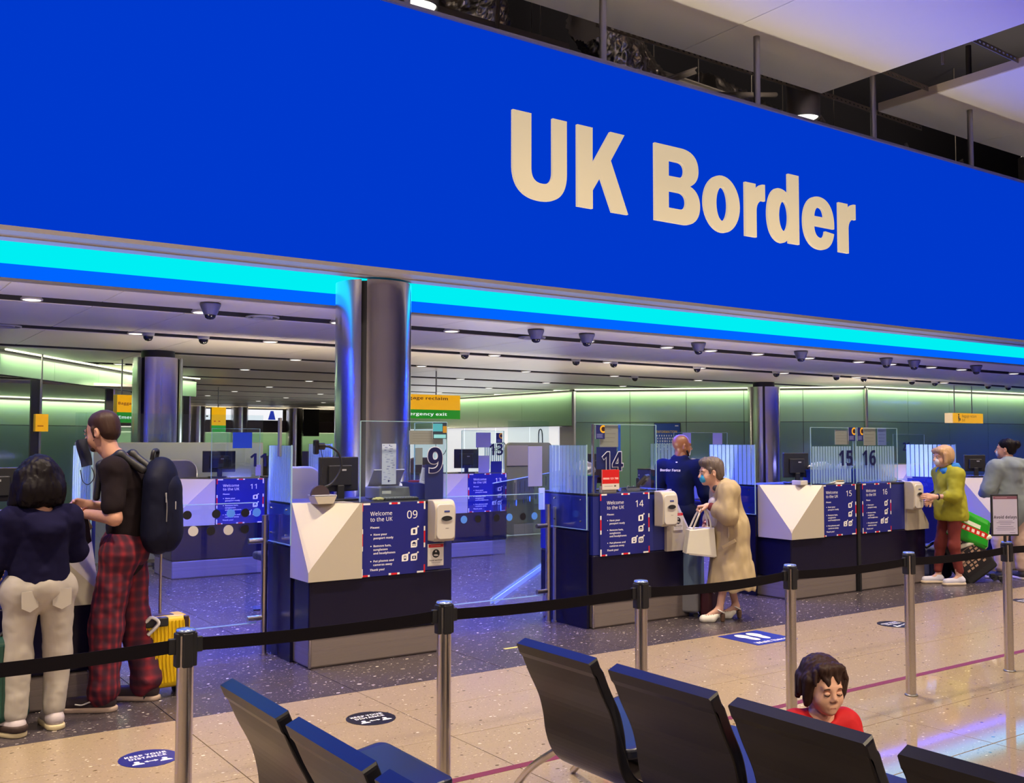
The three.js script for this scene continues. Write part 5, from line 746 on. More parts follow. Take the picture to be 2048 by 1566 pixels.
// a head in its own axes (origin between the ears at eye height, facing +z), adult size
function headPrims(s = 1, child = false) {
  const k = child ? 1.08 : 1, q = [
    ell([0, 0.038, -0.016], [0.076 * k, 0.088 * k, 0.097], 0.02), ell([0, -0.025, 0.026], [child ? 0.067 : 0.06, 0.078, 0.068], 0.03), ell([0, -0.078, 0.045], [child ? 0.046 : 0.043, 0.036, 0.044], 0.03),
    ell([-0.036, -0.04, 0.06], [child ? 0.03 : 0.022, 0.026, 0.022], 0.03), ell([0.036, -0.04, 0.06], [child ? 0.03 : 0.022, 0.026, 0.022], 0.03), cap([-0.036, 0.022, 0.078], [0.036, 0.022, 0.078], 0.012, 0.012, 0.02),
    ell([-0.031, 0.0, 0.098], [0.016, 0.011, 0.016], 0.016, { op: 'sub' }), ell([0.031, 0.0, 0.098], [0.016, 0.011, 0.016], 0.016, { op: 'sub' }),
    cap([0, 0.008, 0.088], [0, child ? -0.022 : -0.03, child ? 0.102 : 0.112], 0.008, child ? 0.012 : 0.0125, 0.014), ell([-0.011, -0.033, 0.098], [0.008, 0.006, 0.009], 0.008), ell([0.011, -0.033, 0.098], [0.008, 0.006, 0.009], 0.008),
    cap([-0.018, -0.062, 0.087], [0.018, -0.062, 0.087], 0.006, 0.006, 0.01), cap([-0.014, -0.07, 0.086], [0.014, -0.07, 0.086], 0.007, 0.007, 0.008), ell([0, -0.094, 0.072], [0.02, 0.016, 0.018], 0.02),
    ell([-0.078 * k, -0.008, -0.008], [0.01, 0.031, 0.019], 0.01, { rot: [0, -0.35, 0] }), ell([0.078 * k, -0.008, -0.008], [0.01, 0.031, 0.019], 0.01, { rot: [0, 0.35, 0] }), ell([-0.086 * k, -0.006, 0.0], [0.006, 0.018, 0.009], 0.006, { op: 'sub' }), ell([0.086 * k, -0.006, 0.0], [0.006, 0.018, 0.009], 0.006, { op: 'sub' }),
    cap([0, -0.05, -0.022], [0, -0.15, -0.038], child ? 0.04 : 0.053, child ? 0.042 : 0.056, 0.03)];
  return s === 1 ? q : q.map((p) => ({ ...p, a: p.a.map((v) => v * s), ...(p.b ? { b: p.b.map((v) => v * s), ra: p.ra * s, rb: p.rb * s } : { r: p.r.map((v) => v * s) }), k: p.k * s }));
}
const headMatrix = (c, yaw = 0, pitch = 0, roll = 0, s = 1) => new THREE.Matrix4().compose(V3(...c), new THREE.Quaternion().setFromEuler(new THREE.Euler(pitch, yaw, roll, 'YXZ')), V3(s, s, s));
// a hand: palm plus four unequal fingers and a thumb leaving the side of the palm; dir runs along the fingers, nrm out of the palm
function hand(w, dir, nrm, side, curl = 0.5, s = 1) {
  const d = V3(...dir).normalize(), n = V3(...nrm).sub(d.clone().multiplyScalar(V3(...nrm).dot(d))).normalize(), u = d.clone().cross(n).multiplyScalar(side), W = V3(...w), pt = (a, b, c) => W.clone().addScaledVector(d, a * s).addScaledVector(u, b * s).addScaledVector(n, c * s).toArray(), P = [];
  for (const b of [-0.024, -0.008, 0.008, 0.024]) P.push(cap(pt(0.005, b * 0.7, 0), pt(0.085, b * 1.15, 0), 0.014 * s, 0.012 * s, 0.012));
  P.push(cap(pt(-0.03, 0, 0), pt(0.01, 0, 0), 0.024 * s, 0.025 * s, 0.02));
  [[-0.029, 0.058, 0.078], [-0.01, 0.072, 0.085], [0.01, 0.078, 0.088], [0.03, 0.07, 0.084]].forEach(([b, L, a0], i) => {
    let ang = curl * 0.7 + i * 0.05, x = a0, c = 0, p0 = pt(x, b, c);
    for (const f of [0.45, 0.32, 0.23]) { x += Math.cos(ang) * L * f; c += Math.sin(ang) * L * f; const p1 = pt(x, b * (1 - 0.1 * curl), c); P.push(cap(p0, p1, 0.0088 * s, 0.0078 * s, 0.004)); p0 = p1; ang += curl * 1.0; }
  });
  const t0 = pt(0.015, 0.022, 0.008), t1 = pt(0.05, 0.05, 0.02 + 0.01 * curl), t2 = pt(0.08, 0.052 - 0.012 * curl, 0.028 + 0.025 * curl); P.push(cap(t0, t1, 0.013 * s, 0.0105 * s, 0.01), cap(t1, t2, 0.0105 * s, 0.0085 * s, 0.004));
  return P;
}
const mirrorX = (p) => [-p[0], p[1], p[2]];
// person(): o.j are the joints in the person's own axes (facing +z, left is +x), metres above the floor
function person(label, pos, turn, o) {
  const t = thing('person', label, 'person', pos, turn, undefined), j = o.j, s = o.build ?? 1, geos = [], limb = (a, b, ra, rb) => cap(a, b, ra * s, rb * s, 0.03);
  const B = [cap(j.pelvis, j.waist, 0.115 * s, 0.105 * s, 0.05, { sz: 0.8 }), cap(j.waist, j.chest, 0.105 * s, 0.12 * s, 0.05, { sz: 0.8 }), cap(j.shL, j.shR, 0.055 * s, 0.055 * s, 0.06), cap(j.chest, j.neck, 0.09 * s, 0.05 * s, 0.05), cap(j.neck, [j.head[0], j.head[1] - 0.09, j.head[2] - 0.02], 0.054 * s, 0.05 * s, 0.03),
    limb(j.shL, j.elL, 0.046, 0.037), limb(j.elL, j.wrL, 0.037, 0.025), limb(j.shR, j.elR, 0.046, 0.037), limb(j.elR, j.wrR, 0.037, 0.025), limb(j.hipL, j.knL, 0.075, 0.05), limb(j.knL, j.anL, 0.05, 0.034), limb(j.hipR, j.knR, 0.075, 0.05), limb(j.knR, j.anR, 0.05, 0.034), cap(j.anL, j.toL, 0.034 * s, 0.025 * s, 0.03), cap(j.anR, j.toR, 0.034 * s, 0.025 * s, 0.03)];
  const skin = o.skin ?? M.skin; geos.push(blob(B, 0.013));
  const HM = headMatrix(j.head, o.headYaw ?? 0, o.headPitch ?? 0, o.headRoll ?? 0, o.headScale ?? 1); geos.push(blob(headPrims(1, o.child), 0.0042).applyMatrix4(HM));
  for (const h of o.hands ?? []) geos.push(blob(hand(...h), 0.0036));
  part(t, 'body', geos, skin);
  const H = (name, prims, cell, m, noise, color) => part(t, name, blob(prims, cell, noise, color).applyMatrix4(HM), m);
  for (const h of o.hair ?? []) H(h.name ?? 'hair', h.p, h.cell ?? 0.0055, h.m, h.noise ?? strands(0.004), h.color);
  if (o.eyes) for (const x of [-0.031, 0.031]) { const e = part(t, 'eye', new THREE.SphereGeometry(0.0115, 16, 12).translate(x, 0, 0.084).applyMatrix4(HM), M.white); part(e, 'iris', new THREE.SphereGeometry(0.0062, 12, 8).translate(x, -0.001, 0.0902).applyMatrix4(HM), M.black); part(e, 'eyelid', blob([cap([x - 0.012, 0.004, 0.088], [x + 0.012, 0.004, 0.088], 0.0055, 0.0055, 0.004)], 0.002).applyMatrix4(HM), skin); part(e, 'eyebrow', blob([cap([x - 0.016, 0.02, 0.0905], [x + 0.014, 0.024, 0.09], 0.004, 0.003, 0.004)], 0.002).applyMatrix4(HM), o.hairMat ?? M.hairDark); }
  for (const c of o.clothes ?? []) part(t, c.name, blob(c.p, c.cell ?? 0.01, c.noise, c.color), c.m);
  return [t, HM, H];
}
const shoe = (an, to, h = 0.05, w = 0.042) => [cap([an[0], h + 0.03, an[2]], [an[0], h, an[2] - 0.012], w * 0.95, w, 0.02), cap([an[0], h - 0.006, an[2] - 0.03], [to[0], h - 0.014, to[2]], w * 0.95, w * 0.9, 0.03), ell([0, -0.085, 0], [3, 0.09, 3], 0.006, { op: 'sub' })];
const sole = (an, to, w = 0.046) => [cap([an[0], 0.016, an[2] - 0.03], [to[0], 0.016, to[2] + 0.005], w, w * 0.92, 0.01), ell([0, 0.13, 0], [3, 0.1, 3], 0.006, { op: 'sub' }), ell([0, -0.12, 0], [3, 0.1205, 3], 0.004, { op: 'sub' })];
const torsoCloth = (j, e, sz = 0.78, hem) => [cap(hem ?? j.pelvis, j.waist, 0.13 + e, 0.115 + e, 0.05, { sz }), cap(j.waist, j.chest, 0.115 + e, 0.13 + e, 0.06, { sz }), cap(j.shL, j.shR, 0.062 + e * 0.7, 0.062 + e * 0.7, 0.07), cap(j.chest, j.neck, 0.1 + e * 0.6, 0.05 + e * 0.5, 0.05)];
const sleeve = (a, b, c, ra, rb, rc) => [cap(a, b, ra, rb, 0.04), cap(b, c, rb, rc, 0.03)];
const trouser = (j, r0, r1, r2, L = 0) => [cap(j.hipL, j.hipR, r0 * 1.12, r0 * 1.12, 0.05, { sz: 0.95 }), cap(j.hipL, j.knL, r0, r1, 0.04), cap(j.knL, [j.anL[0], j.anL[1] + L, j.anL[2]], r1, r2, 0.04), cap(j.hipR, j.knR, r0, r1, 0.03), cap(j.knR, [j.anR[0], j.anR[1] + L, j.anR[2]], r1, r2, 0.04), cap([(j.hipL[0] + j.hipR[0]) / 2, j.hipL[1] + 0.02, j.pelvis[2] - 0.03], j.pelvis, r0 * 1.15, r0 * 1.2, 0.06)];
// 1. woman in a navy hoodie, back to us
{
  const j = { pelvis: [0, 0.84, 0], waist: [0, 0.95, 0.01], chest: [0, 1.13, 0.0], neck: [0.01, 1.25, 0.0], head: [0.02, 1.425, 0.03], shL: [0.15, 1.195, 0], shR: [-0.15, 1.195, 0], elL: [0.225, 0.99, 0.04], elR: [-0.22, 1.0, 0.07], wrL: [0.19, 0.88, 0.2], wrR: [-0.14, 1.03, 0.28], hipL: [0.095, 0.8, 0], hipR: [-0.095, 0.8, 0], knL: [0.105, 0.43, 0.01], knR: [-0.115, 0.43, 0.02], anL: [0.11, 0.07, -0.01], anR: [-0.1, 0.07, 0.01], toL: [0.2, 0.03, 0.1], toR: [-0.1, 0.03, 0.14] };
  const hood = cloth([0.007, 0.006, 0.03]), jean = (x, y, z) => { const n = 0.9 + 0.14 * PN.noise(x * 14, y * 6, z * 14); return [0.47 * n, 0.43 * n, 0.39 * n]; };
  const [t] = person('woman in navy hoodie and pale jeans standing with her back turned', [1.06, 0, -6.25], Math.PI + 0.12, {
    j, skin: M.skin, headYaw: 0.12, hands: [[j.wrR, [0.3, 0.35, 0.9], [0.8, 0.2, -0.4], -1, 0.7], [j.wrL, [-0.2, 0.1, 1], [-1, 0, 0], 1, 0.6]],
    hair: [{ m: M.hairDark, noise: strands(0.007), cell: 0.007, p: [ell([0, 0.05, -0.025], [0.098, 0.098, 0.112], 0.03), ell([0, -0.03, -0.05], [0.125, 0.1, 0.09], 0.05), cap([-0.085, 0.02, -0.02], [-0.115, -0.13, 0.0], 0.05, 0.045, 0.05), cap([0.085, 0.02, -0.02], [0.11, -0.13, 0.01], 0.05, 0.045, 0.05), cap([-0.06, -0.06, -0.09], [0.06, -0.06, -0.09], 0.062, 0.062, 0.05), cap([-0.08, -0.11, -0.07], [0.08, -0.11, -0.07], 0.045, 0.045, 0.04), ell([0, -0.02, 0.11], [0.062, 0.12, 0.08], 0.02, { op: 'sub' })] }],
    clothes: [
      { name: 'hoodie', m: hood, noise: folds(0.009, 10, 9, 10), p: [...torsoCloth(j, 0.028, 0.85, [0, 0.84, 0]), ...sleeve(j.shL, j.elL, j.wrL, 0.074, 0.066, 0.048), ...sleeve(j.shR, j.elR, j.wrR, 0.074, 0.066, 0.048), cap([-0.08, 1.2, -0.085], [0.08, 1.2, -0.085], 0.042, 0.042, 0.03), cap([-0.05, 1.15, -0.115], [0.05, 1.15, -0.115], 0.05, 0.05, 0.03), cap([0, 1.13, -0.12], [0, 1.06, -0.115], 0.06, 0.03, 0.03), ell([0.0, 1.34, -0.04], [0.066, 0.12, 0.07], 0.02, { op: 'sub' })] },
      { name: 'jeans', m: tinted(0.85), color: jean, noise: folds(0.005, 10, 12, 10, 3), p: trouser(j, 0.098, 0.075, 0.062, 0.05) },
      ...['L', 'R'].flatMap((q) => [{ name: 'sneaker', m: mat('#b9aeb4', 0.7), cell: 0.006, p: shoe(j['an' + q], j['to' + q], 0.06, 0.045) }, { name: 'sole', m: mat('#cdbd98', 0.7), cell: 0.006, p: sole(j['an' + q], j['to' + q], 0.052) }])] });
  for (const s of [-1, 1]) { part(t, 'back_pocket', extr(shape([[-0.05, 0.05], [0.05, 0.05], [0.048, -0.04], [0, -0.065], [-0.048, -0.04]]), 0.003, 0.001), mat([0.4, 0.365, 0.33], 0.85), [s * 0.085, 0.76, -0.13], [0.05, s * 0.25, 0]); }
  part(t, 'shoe_overlay', blob([cap([0.11, 0.05, -0.05], [0.16, 0.045, 0.04], 0.053, 0.05, 0.02), ell([0.1, 0.11, 0], [2, 0.045, 2], 0.004, { op: 'sub' }), ell([0, -0.07, 0], [3, 0.1, 3], 0.004, { op: 'sub' })], 0.006), mat('#3a2a26', 0.7));
  const ps = thing('passport', 'dark open passport wallet held between the couple', 'document', [1.33, 1.07, -6.52], 0.5); part(ps, 'cover', rbox(0.15, 0.2, 0.012, 0.003), mat('#1c1a20', 0.6), [0, 0, 0], [0.3, 0.2, 0.5]); part(ps, 'page', rbox(0.13, 0.18, 0.006, 0.002), mat('#cfc2a0', 0.8), [0.02, 0.05, -0.02], [0.3, 0.2, 0.8]);
}
// 2. man in plaid trousers with a backpack
{
  const j = { pelvis: [0, 1.0, -0.02], waist: [0, 1.13, -0.03], chest: [0, 1.36, -0.03], neck: [0, 1.53, 0.03], head: [0, 1.705, 0.135], shL: [0.19, 1.475, 0.0], shR: [-0.19, 1.475, 0.0], elL: [0.245, 1.18, -0.03], elR: [-0.24, 1.2, 0.02], wrL: [0.16, 1.21, 0.21], wrR: [-0.12, 1.24, 0.23], hipL: [0.1, 0.96, -0.02], hipR: [-0.1, 0.96, -0.02], knL: [0.11, 0.52, 0.05], knR: [-0.12, 0.52, -0.05], anL: [0.12, 0.08, 0.05], anR: [-0.13, 0.08, -0.14], toL: [0.13, 0.03, 0.25], toR: [-0.15, 0.03, 0.05] };
  const plaid = (x, y, z) => {
    const a = Math.atan2(z - 0.02, x - (x > 0 ? 0.11 : -0.115)) * 0.1, u = ((a / 0.05) % 1 + 1) % 1, v = ((y / 0.062) % 1 + 1) % 1, U = Math.exp(-(((u - 0.5) / 0.2) ** 2)), W = Math.exp(-(((v - 0.5) / 0.2) ** 2)); const b = [0.055, 0.022, 0.04], r = [0.3, 0.03, 0.045], k = Math.min(1, 0.42 * U + 0.2 * W + 0.5 * U * W); return b.map((q, i) => q + (r[i] - q) * k);
  };
  const tee = cloth([0.016, 0.011, 0.014]);
  const [t, HM] = person('man in dark shirt and red plaid trousers, face mask hanging from ear', [1.58, 0, -6.56], -2.1, {
    j, build: 1.12, skin: M.skin, headYaw: -0.2, headPitch: 0.2, hands: [[j.wrL, [-0.4, 0.15, 0.8], [-0.6, -0.3, -0.2], 1, 0.6], [j.wrR, [0.3, 0.1, 0.9], [0.8, -0.2, 0], -1, 0.7]], eyes: true,
    hair: [{ m: M.hairBrown, noise: strands(0.0022), p: [ell([0, 0.056, -0.024], [0.082, 0.081, 0.099], 0.02), ell([0, 0.0, -0.055], [0.078, 0.072, 0.062], 0.03), cap([-0.072, 0.02, 0.012], [-0.072, -0.03, 0.014], 0.014, 0.008, 0.02), cap([0.072, 0.02, 0.012], [0.072, -0.03, 0.014], 0.014, 0.008, 0.02), ell([0, 0.01, 0.11], [0.1, 0.062, 0.07], 0.02, { op: 'sub' })] },
      { name: 'beard', m: M.hairBrown, noise: strands(0.0016), p: [cap([-0.055, -0.045, 0.03], [-0.03, -0.1, 0.058], 0.007, 0.008, 0.02), cap([0.055, -0.045, 0.03], [0.03, -0.1, 0.058], 0.007, 0.008, 0.02), cap([-0.03, -0.1, 0.058], [0.03, -0.1, 0.058], 0.012, 0.012, 0.02)] }],
    clothes: [
      { name: 't_shirt', m: tee, noise: folds(0.008, 9, 8, 9, 1), p: [...torsoCloth(j, 0.018, 0.82, [0, 0.93, -0.02]), cap(j.shL, [0.232, 1.26, -0.015], 0.07, 0.068, 0.05), cap(j.shR, [-0.228, 1.27, 0.01], 0.07, 0.068, 0.05), ell([0, 1.59, 0.06], [0.075, 0.07, 0.09], 0.02, { op: 'sub' })] },
      { name: 'plaid_trousers', m: tinted(0.85), color: plaid, cell: 0.008, noise: folds(0.01, 10, 9, 10, 7), p: [...trouser(j, 0.108, 0.098, 0.088, 0.05), cap([0.12, 0.13, 0.05], [0.12, 0.1, 0.06], 0.095, 0.085, 0.03), cap([-0.13, 0.13, -0.13], [-0.13, 0.1, -0.12], 0.09, 0.08, 0.03)] },
      ...['L', 'R'].flatMap((q) => [{ name: 'shoe', m: mat('#33262c', 0.75), cell: 0.006, p: shoe(j['an' + q], j['to' + q], 0.06, 0.047) }, { name: 'sole', m: mat('#b9a294', 0.7), cell: 0.006, p: sole(j['an' + q], j['to' + q], 0.054) }])] });
  part(t, 'swoosh_mark', tube([[0.179, 0.055, 0.2], [0.184, 0.052, 0.16], [0.183, 0.066, 0.12], [0.178, 0.088, 0.07]], 0.005, 20, 6), M.white);
  part(t, 'watch_strap', new THREE.TorusGeometry(0.031, 0.008, 8, 22).applyMatrix4(new THREE.Matrix4().compose(V3(0.172, 1.206, 0.17), new THREE.Quaternion().setFromUnitVectors(V3(0, 0, 1), V3(-0.35, 0.12, 0.93).normalize()), V3(1, 1, 1))), mat('#7a3a1c', 0.6));
  const strip = new THREE.PlaneGeometry(0.085, 0.17, 8, 14), sp = strip.attributes.position; for (let i = 0; i < sp.count; i++) sp.setZ(i, 0.022 * Math.cos(sp.getX(i) * 30) + 0.012 * Math.sin(sp.getY(i) * 26) + 0.006 * Math.sin(sp.getX(i) * 90 + sp.getY(i) * 20)); strip.computeVertexNormals();
  const mask = part(t, 'face_mask', [strip, strip.clone().translate(0, 0, -0.004)], mat([0.012, 0.014, 0.032], 0.8), [0.035, 1.575, 0.225], [0.1, 1.15, 0.1]); part(mask, 'ear_loop', tube([[-0.045, -0.1, 0.01], [-0.05, -0.17, 0.0], [0, -0.2, 0.01], [0.045, -0.16, 0.0], [0.045, -0.1, 0.01]], 0.003, 30, 6), M.black); part(mask, 'ear_loop', tube([[0.04, 0.1, 0.01], [0.03, 0.16, -0.02], [0.02, 0.18, -0.08]], 0.003, 20, 6), M.black);
  // backpack on his back
  const b = thing('backpack', 'large dark navy backpack on the back of the plaid trousers man', 'bag', [1.58, 0, -6.56], -2.1), N = cloth([0.007, 0.008, 0.024], 0.6);
  part(b, 'main_bag', blob([cap([0, 1.42, -0.24], [0, 1.1, -0.24], 0.13, 0.15, 0.06, { sz: 0.72 }), cap([-0.06, 1.38, -0.23], [-0.06, 1.08, -0.23], 0.11, 0.12, 0.06, { sz: 0.7 }), cap([0.06, 1.38, -0.23], [0.06, 1.08, -0.23], 0.11, 0.12, 0.06, { sz: 0.7 })], 0.01, folds(0.006, 9, 7, 9, 5)), N);
  part(b, 'front_pocket', blob([cap([0, 1.33, -0.29], [0, 1.09, -0.29], 0.125, 0.14, 0.05, { sz: 0.6 })], 0.009, folds(0.004, 12, 9, 12)), N);
  for (const s of [-1, 1]) part(b, 'shoulder_strap', blob([cap([s * 0.1, 1.47, -0.15], [s * 0.125, 1.565, -0.02], 0.026, 0.026, 0.03), cap([s * 0.125, 1.565, -0.02], [s * 0.13, 1.5, 0.095], 0.026, 0.024, 0.03), cap([s * 0.13, 1.5, 0.095], [s * 0.15, 1.3, 0.11], 0.022, 0.02, 0.03)], 0.008), M.black);
  part(b, 'top_handle', tube([[-0.05, 1.53, -0.19], [-0.045, 1.585, -0.2], [0.045, 1.585, -0.2], [0.05, 1.53, -0.19]], 0.013, 20, 8), M.black);
  for (const [x, y0, y1] of [[0.135, 1.42, 1.15], [-0.135, 1.42, 1.15]]) part(b, 'zip', tube([[x * 0.9, y0, -0.27], [x * 1.05, (y0 + y1) / 2, -0.31], [x, y1, -0.31]], 0.0035, 20, 6), M.grey); part(b, 'zip_pull', rbox(0.008, 0.06, 0.006, 0.002, 0.15, 1.3, -0.31), M.midGrey); part(b, 'zip_pull', rbox(0.008, 0.05, 0.006, 0.002, 0.12, 1.25, -0.36), M.midGrey);
}
// 3. the officer behind desk fourteen
{
  const j = { pelvis: [0, 0.92, 0], waist: [0, 1.04, 0], chest: [0, 1.27, 0.0], neck: [0, 1.43, 0.02], head: [0, 1.6, 0.06], shL: [0.2, 1.38, 0], shR: [-0.2, 1.38, 0], elL: [0.25, 1.1, 0.02], elR: [-0.25, 1.1, 0.04], wrL: [0.2, 0.98, 0.2], wrR: [-0.2, 1.0, 0.22], hipL: [0.1, 0.88, 0], hipR: [-0.1, 0.88, 0], knL: [0.11, 0.47, 0.02], knR: [-0.11, 0.47, 0], anL: [0.11, 0.07, 0], anR: [-0.11, 0.07, -0.02], toL: [0.13, 0.03, 0.16], toR: [-0.13, 0.03, 0.15] };
  const shirt = cloth([0.004, 0.007, 0.04]);
  const [t] = person('bald officer in dark navy uniform shirt facing away behind desk fourteen', [7.62, 0, -7.75], 2.0, {
    j, skin: M.skinDark, headYaw: -0.75, headPitch: 0.02, eyes: true, hands: [[j.wrL, [-0.2, 0, 1], [-1, -0.2, 0], 1, 0.5], [j.wrR, [0.2, 0, 1], [1, -0.2, 0], -1, 0.5]],
    hair: [{ name: 'beard', m: M.hairDark, noise: strands(0.0012), p: [cap([-0.058, -0.05, 0.03], [-0.03, -0.1, 0.062], 0.012, 0.012, 0.02), cap([0.058, -0.05, 0.03], [0.03, -0.1, 0.062], 0.012, 0.012, 0.02)] }],
    clothes: [{ name: 'uniform_shirt', m: shirt, noise: folds(0.005, 9, 8, 9, 2), p: [...torsoCloth(j, 0.022, 0.82, [0, 0.9, 0]), ...sleeve(j.shL, j.elL, j.wrL, 0.078, 0.062, 0.045), ...sleeve(j.shR, j.elR, j.wrR, 0.078, 0.062, 0.045), cap([-0.05, 1.46, 0], [0.05, 1.46, 0], 0.05, 0.05, 0.03), ell([0, 1.53, 0.03], [0.06, 0.07, 0.07], 0.015, { op: 'sub' })] },
      { name: 'trousers', m: cloth([0.004, 0.006, 0.022]), noise: folds(0.006), p: trouser(j, 0.105, 0.08, 0.065) },
      ...['L', 'R'].map((q) => ({ name: 'shoe', m: M.black, cell: 0.008, p: shoe(j['an' + q], j['to' + q], 0.06, 0.046) }))] });
  part(t, 'back_lettering', textGeo('Border Force', 0.027, 0.002), M.white, [0.06, 1.345, -0.135], [0.1, Math.PI, 0]); part(t, 'shoulder_badge', rbox(0.06, 0.012, 0.04, 0.004), mat('#8a8a80', 0.5), [-0.16, 1.462, 0.0], [0, 0, 0.15]); part(t, 'collar_tag', rbox(0.02, 0.012, 0.003, 0.001), M.white, [0, 1.43, -0.105]);
}
// 4. woman in a trench coat carrying a white bag
{
  const j = { pelvis: [0, 0.82, -0.1], waist: [0, 0.94, -0.1], chest: [0, 1.1, -0.06], neck: [0, 1.25, 0.0], head: [0, 1.365, 0.09], shL: [0.15, 1.19, -0.04], shR: [-0.15, 1.19, -0.04], elL: [0.2, 0.98, -0.02], elR: [-0.19, 0.96, 0.0], wrL: [0.1, 1.06, 0.14], wrR: [-0.05, 0.86, 0.13], hipL: [0.085, 0.78, -0.08], hipR: [-0.085, 0.78, -0.08], knL: [0.09, 0.43, -0.02], knR: [-0.09, 0.43, -0.1], anL: [0.085, 0.11, 0.04], anR: [-0.085, 0.11, -0.17], toL: [0.09, 0.03, 0.19], toR: [-0.09, 0.03, -0.02] };
  const coat = cloth([0.42, 0.33, 0.2]), knit = mat([0.14, 0.02, 0.025], 0.9), leather = mat([0.75, 0.72, 0.66], 0.5);
  const [t, HM, H] = person('stooped woman in beige trench coat and blue mask carrying a white bag', [6.9, 0, -6.5], -2.1, {
    j, skin: M.skinPale, headPitch: 0.12, headYaw: 0.1, eyes: true, build: 0.9, hands: [[j.wrL, [-0.35, -0.1, 0.8], [0, -1, 0.2], 1, 1.3], [j.wrR, [0.1, -0.9, 0.4], [0.2, 0.3, -0.9], -1, 1.2]],
    hair: [{ m: M.hairGrey, noise: strands(0.008, 3), p: [ell([0, 0.055, -0.03], [0.089, 0.088, 0.105], 0.03), ell([0, -0.01, -0.065], [0.082, 0.085, 0.066], 0.03), ell([0, 0.1, 0.035], [0.07, 0.04, 0.06], 0.03), cap([-0.076, 0.03, 0.02], [-0.074, 0.0, 0.03], 0.016, 0.01, 0.02), cap([0.076, 0.03, 0.02], [0.074, 0.0, 0.03], 0.016, 0.01, 0.02), ell([0, -0.01, 0.12], [0.1, 0.07, 0.07], 0.02, { op: 'sub' })] }],
    clothes: [
      { name: 'trench_coat', m: coat, noise: folds(0.02, 10, 3.2, 10, 4), cell: 0.011, p: [cap([0, 0.33, -0.1], [0, 0.85, -0.1], 0.235, 0.165, 0.06, { sz: 0.95 }), cap([0, 0.85, -0.1], [0, 1.12, -0.07], 0.165, 0.135, 0.07, { sz: 0.9 }), cap(j.shL, j.shR, 0.085, 0.085, 0.08), cap([0, 1.12, -0.06], [0, 1.25, -0.03], 0.12, 0.06, 0.06), cap(j.shL, j.elL, 0.095, 0.085, 0.05), cap(j.elL, [0.15, 1.02, 0.06], 0.085, 0.072, 0.04), cap(j.shR, j.elR, 0.09, 0.08, 0.05), cap(j.elR, [-0.12, 0.91, 0.06], 0.08, 0.07, 0.04), cap([-0.07, 1.24, -0.05], [0.07, 1.24, -0.05], 0.05, 0.05, 0.04), ell([0, 0.12, -0.1], [0.5, 0.18, 0.5], 0.01, { op: 'sub' }), ell([0, 1.3, 0.06], [0.06, 0.1, 0.1], 0.02, { op: 'sub' })] },
      { name: 'cuff', m: knit, cell: 0.008, noise: folds(0.003, 40, 40, 40), p: [cap([0.15, 1.02, 0.06], [0.115, 1.05, 0.115], 0.05, 0.04, 0.02)] }, { name: 'cuff', m: knit, cell: 0.008, p: [cap([-0.1, 0.9, 0.08], [-0.06, 0.87, 0.115], 0.045, 0.04, 0.02)] },
      { name: 'blouse', m: mat([0.5, 0.46, 0.5], 0.8), cell: 0.009, p: [cap([0, 1.08, 0.05], [0, 0.9, 0.03], 0.06, 0.06, 0.04)] }, { name: 'scarf', m: mat([0.04, 0.035, 0.06], 0.8), cell: 0.008, p: [cap([-0.04, 1.22, 0.05], [0.04, 1.22, 0.05], 0.03, 0.03, 0.03)] },
      ...['L', 'R'].flatMap((q) => [{ name: 'sandal', m: leather, cell: 0.005, p: [cap([j['to' + q][0], 0.03, j['to' + q][2] - 0.07], [j['to' + q][0], 0.028, j['to' + q][2]], 0.043, 0.038, 0.02), cap([j['an' + q][0], 0.06, j['an' + q][2] + 0.03], [j['to' + q][0], 0.03, j['to' + q][2] - 0.07], 0.03, 0.04, 0.02), ell([0, -0.1, 0], [3, 0.1, 3], 0.004, { op: 'sub' })] }, { name: 'heel', m: mat('#6a5040', 0.6), cell: 0.006, p: [cap([j['an' + q][0], 0.06, j['an' + q][2] - 0.03], [j['an' + q][0], 0.01, j['an' + q][2] - 0.03], 0.024, 0.02, 0.01), ell([0, -0.1, 0], [3, 0.1, 3], 0.004, { op: 'sub' })] }])] });
  for (const q of ['L', 'R']) { part(t, 'sandal_strap', new THREE.TorusGeometry(0.04, 0.007, 8, 24).rotateX(1.1).translate(j['an' + q][0], 0.1, j['an' + q][2] - 0.005), leather); for (let i = 0; i < 4; i++) part(t, 'sandal_slot', rbox(0.06, 0.003, 0.007, 0.001, j['to' + q][0], 0.069 - i * 0.001, j['to' + q][2] - 0.085 + i * 0.022), mat('#7a4a3a', 0.6), null, [0, 0, 0]); }
  H('face_mask', [ell([0, -0.048, 0.068], [0.054, 0.048, 0.042], 0.02), ell([0, -0.04, 0.0], [0.2, 0.2, 0.055], 0.01, { op: 'sub' })], 0.005, mat('#3aa8d8', 0.7)); for (const s of [-1, 1]) part(t, 'mask_loop', tube([[s * 0.055, -0.03, 0.07], [s * 0.074, -0.01, 0.03], [s * 0.082, 0.01, 0.0]], 0.0018, 16, 5).applyMatrix4(HM), M.white);
  part(t, 'coat_belt_loop', rbox(0.02, 0.1, 0.008, 0.002, 0.19, 0.82, -0.02), coat); part(t, 'pocket_flap', rbox(0.14, 0.03, 0.01, 0.003), coat, [0.2, 0.72, -0.02], [0, 1.45, 0.5]);
  const b = thing('tote_bag', 'cream white tote bag hanging from the trench coat woman hand', 'bag', [6.9, 0, -6.5], -2.1), W = mat([0.72, 0.7, 0.6], 0.5);
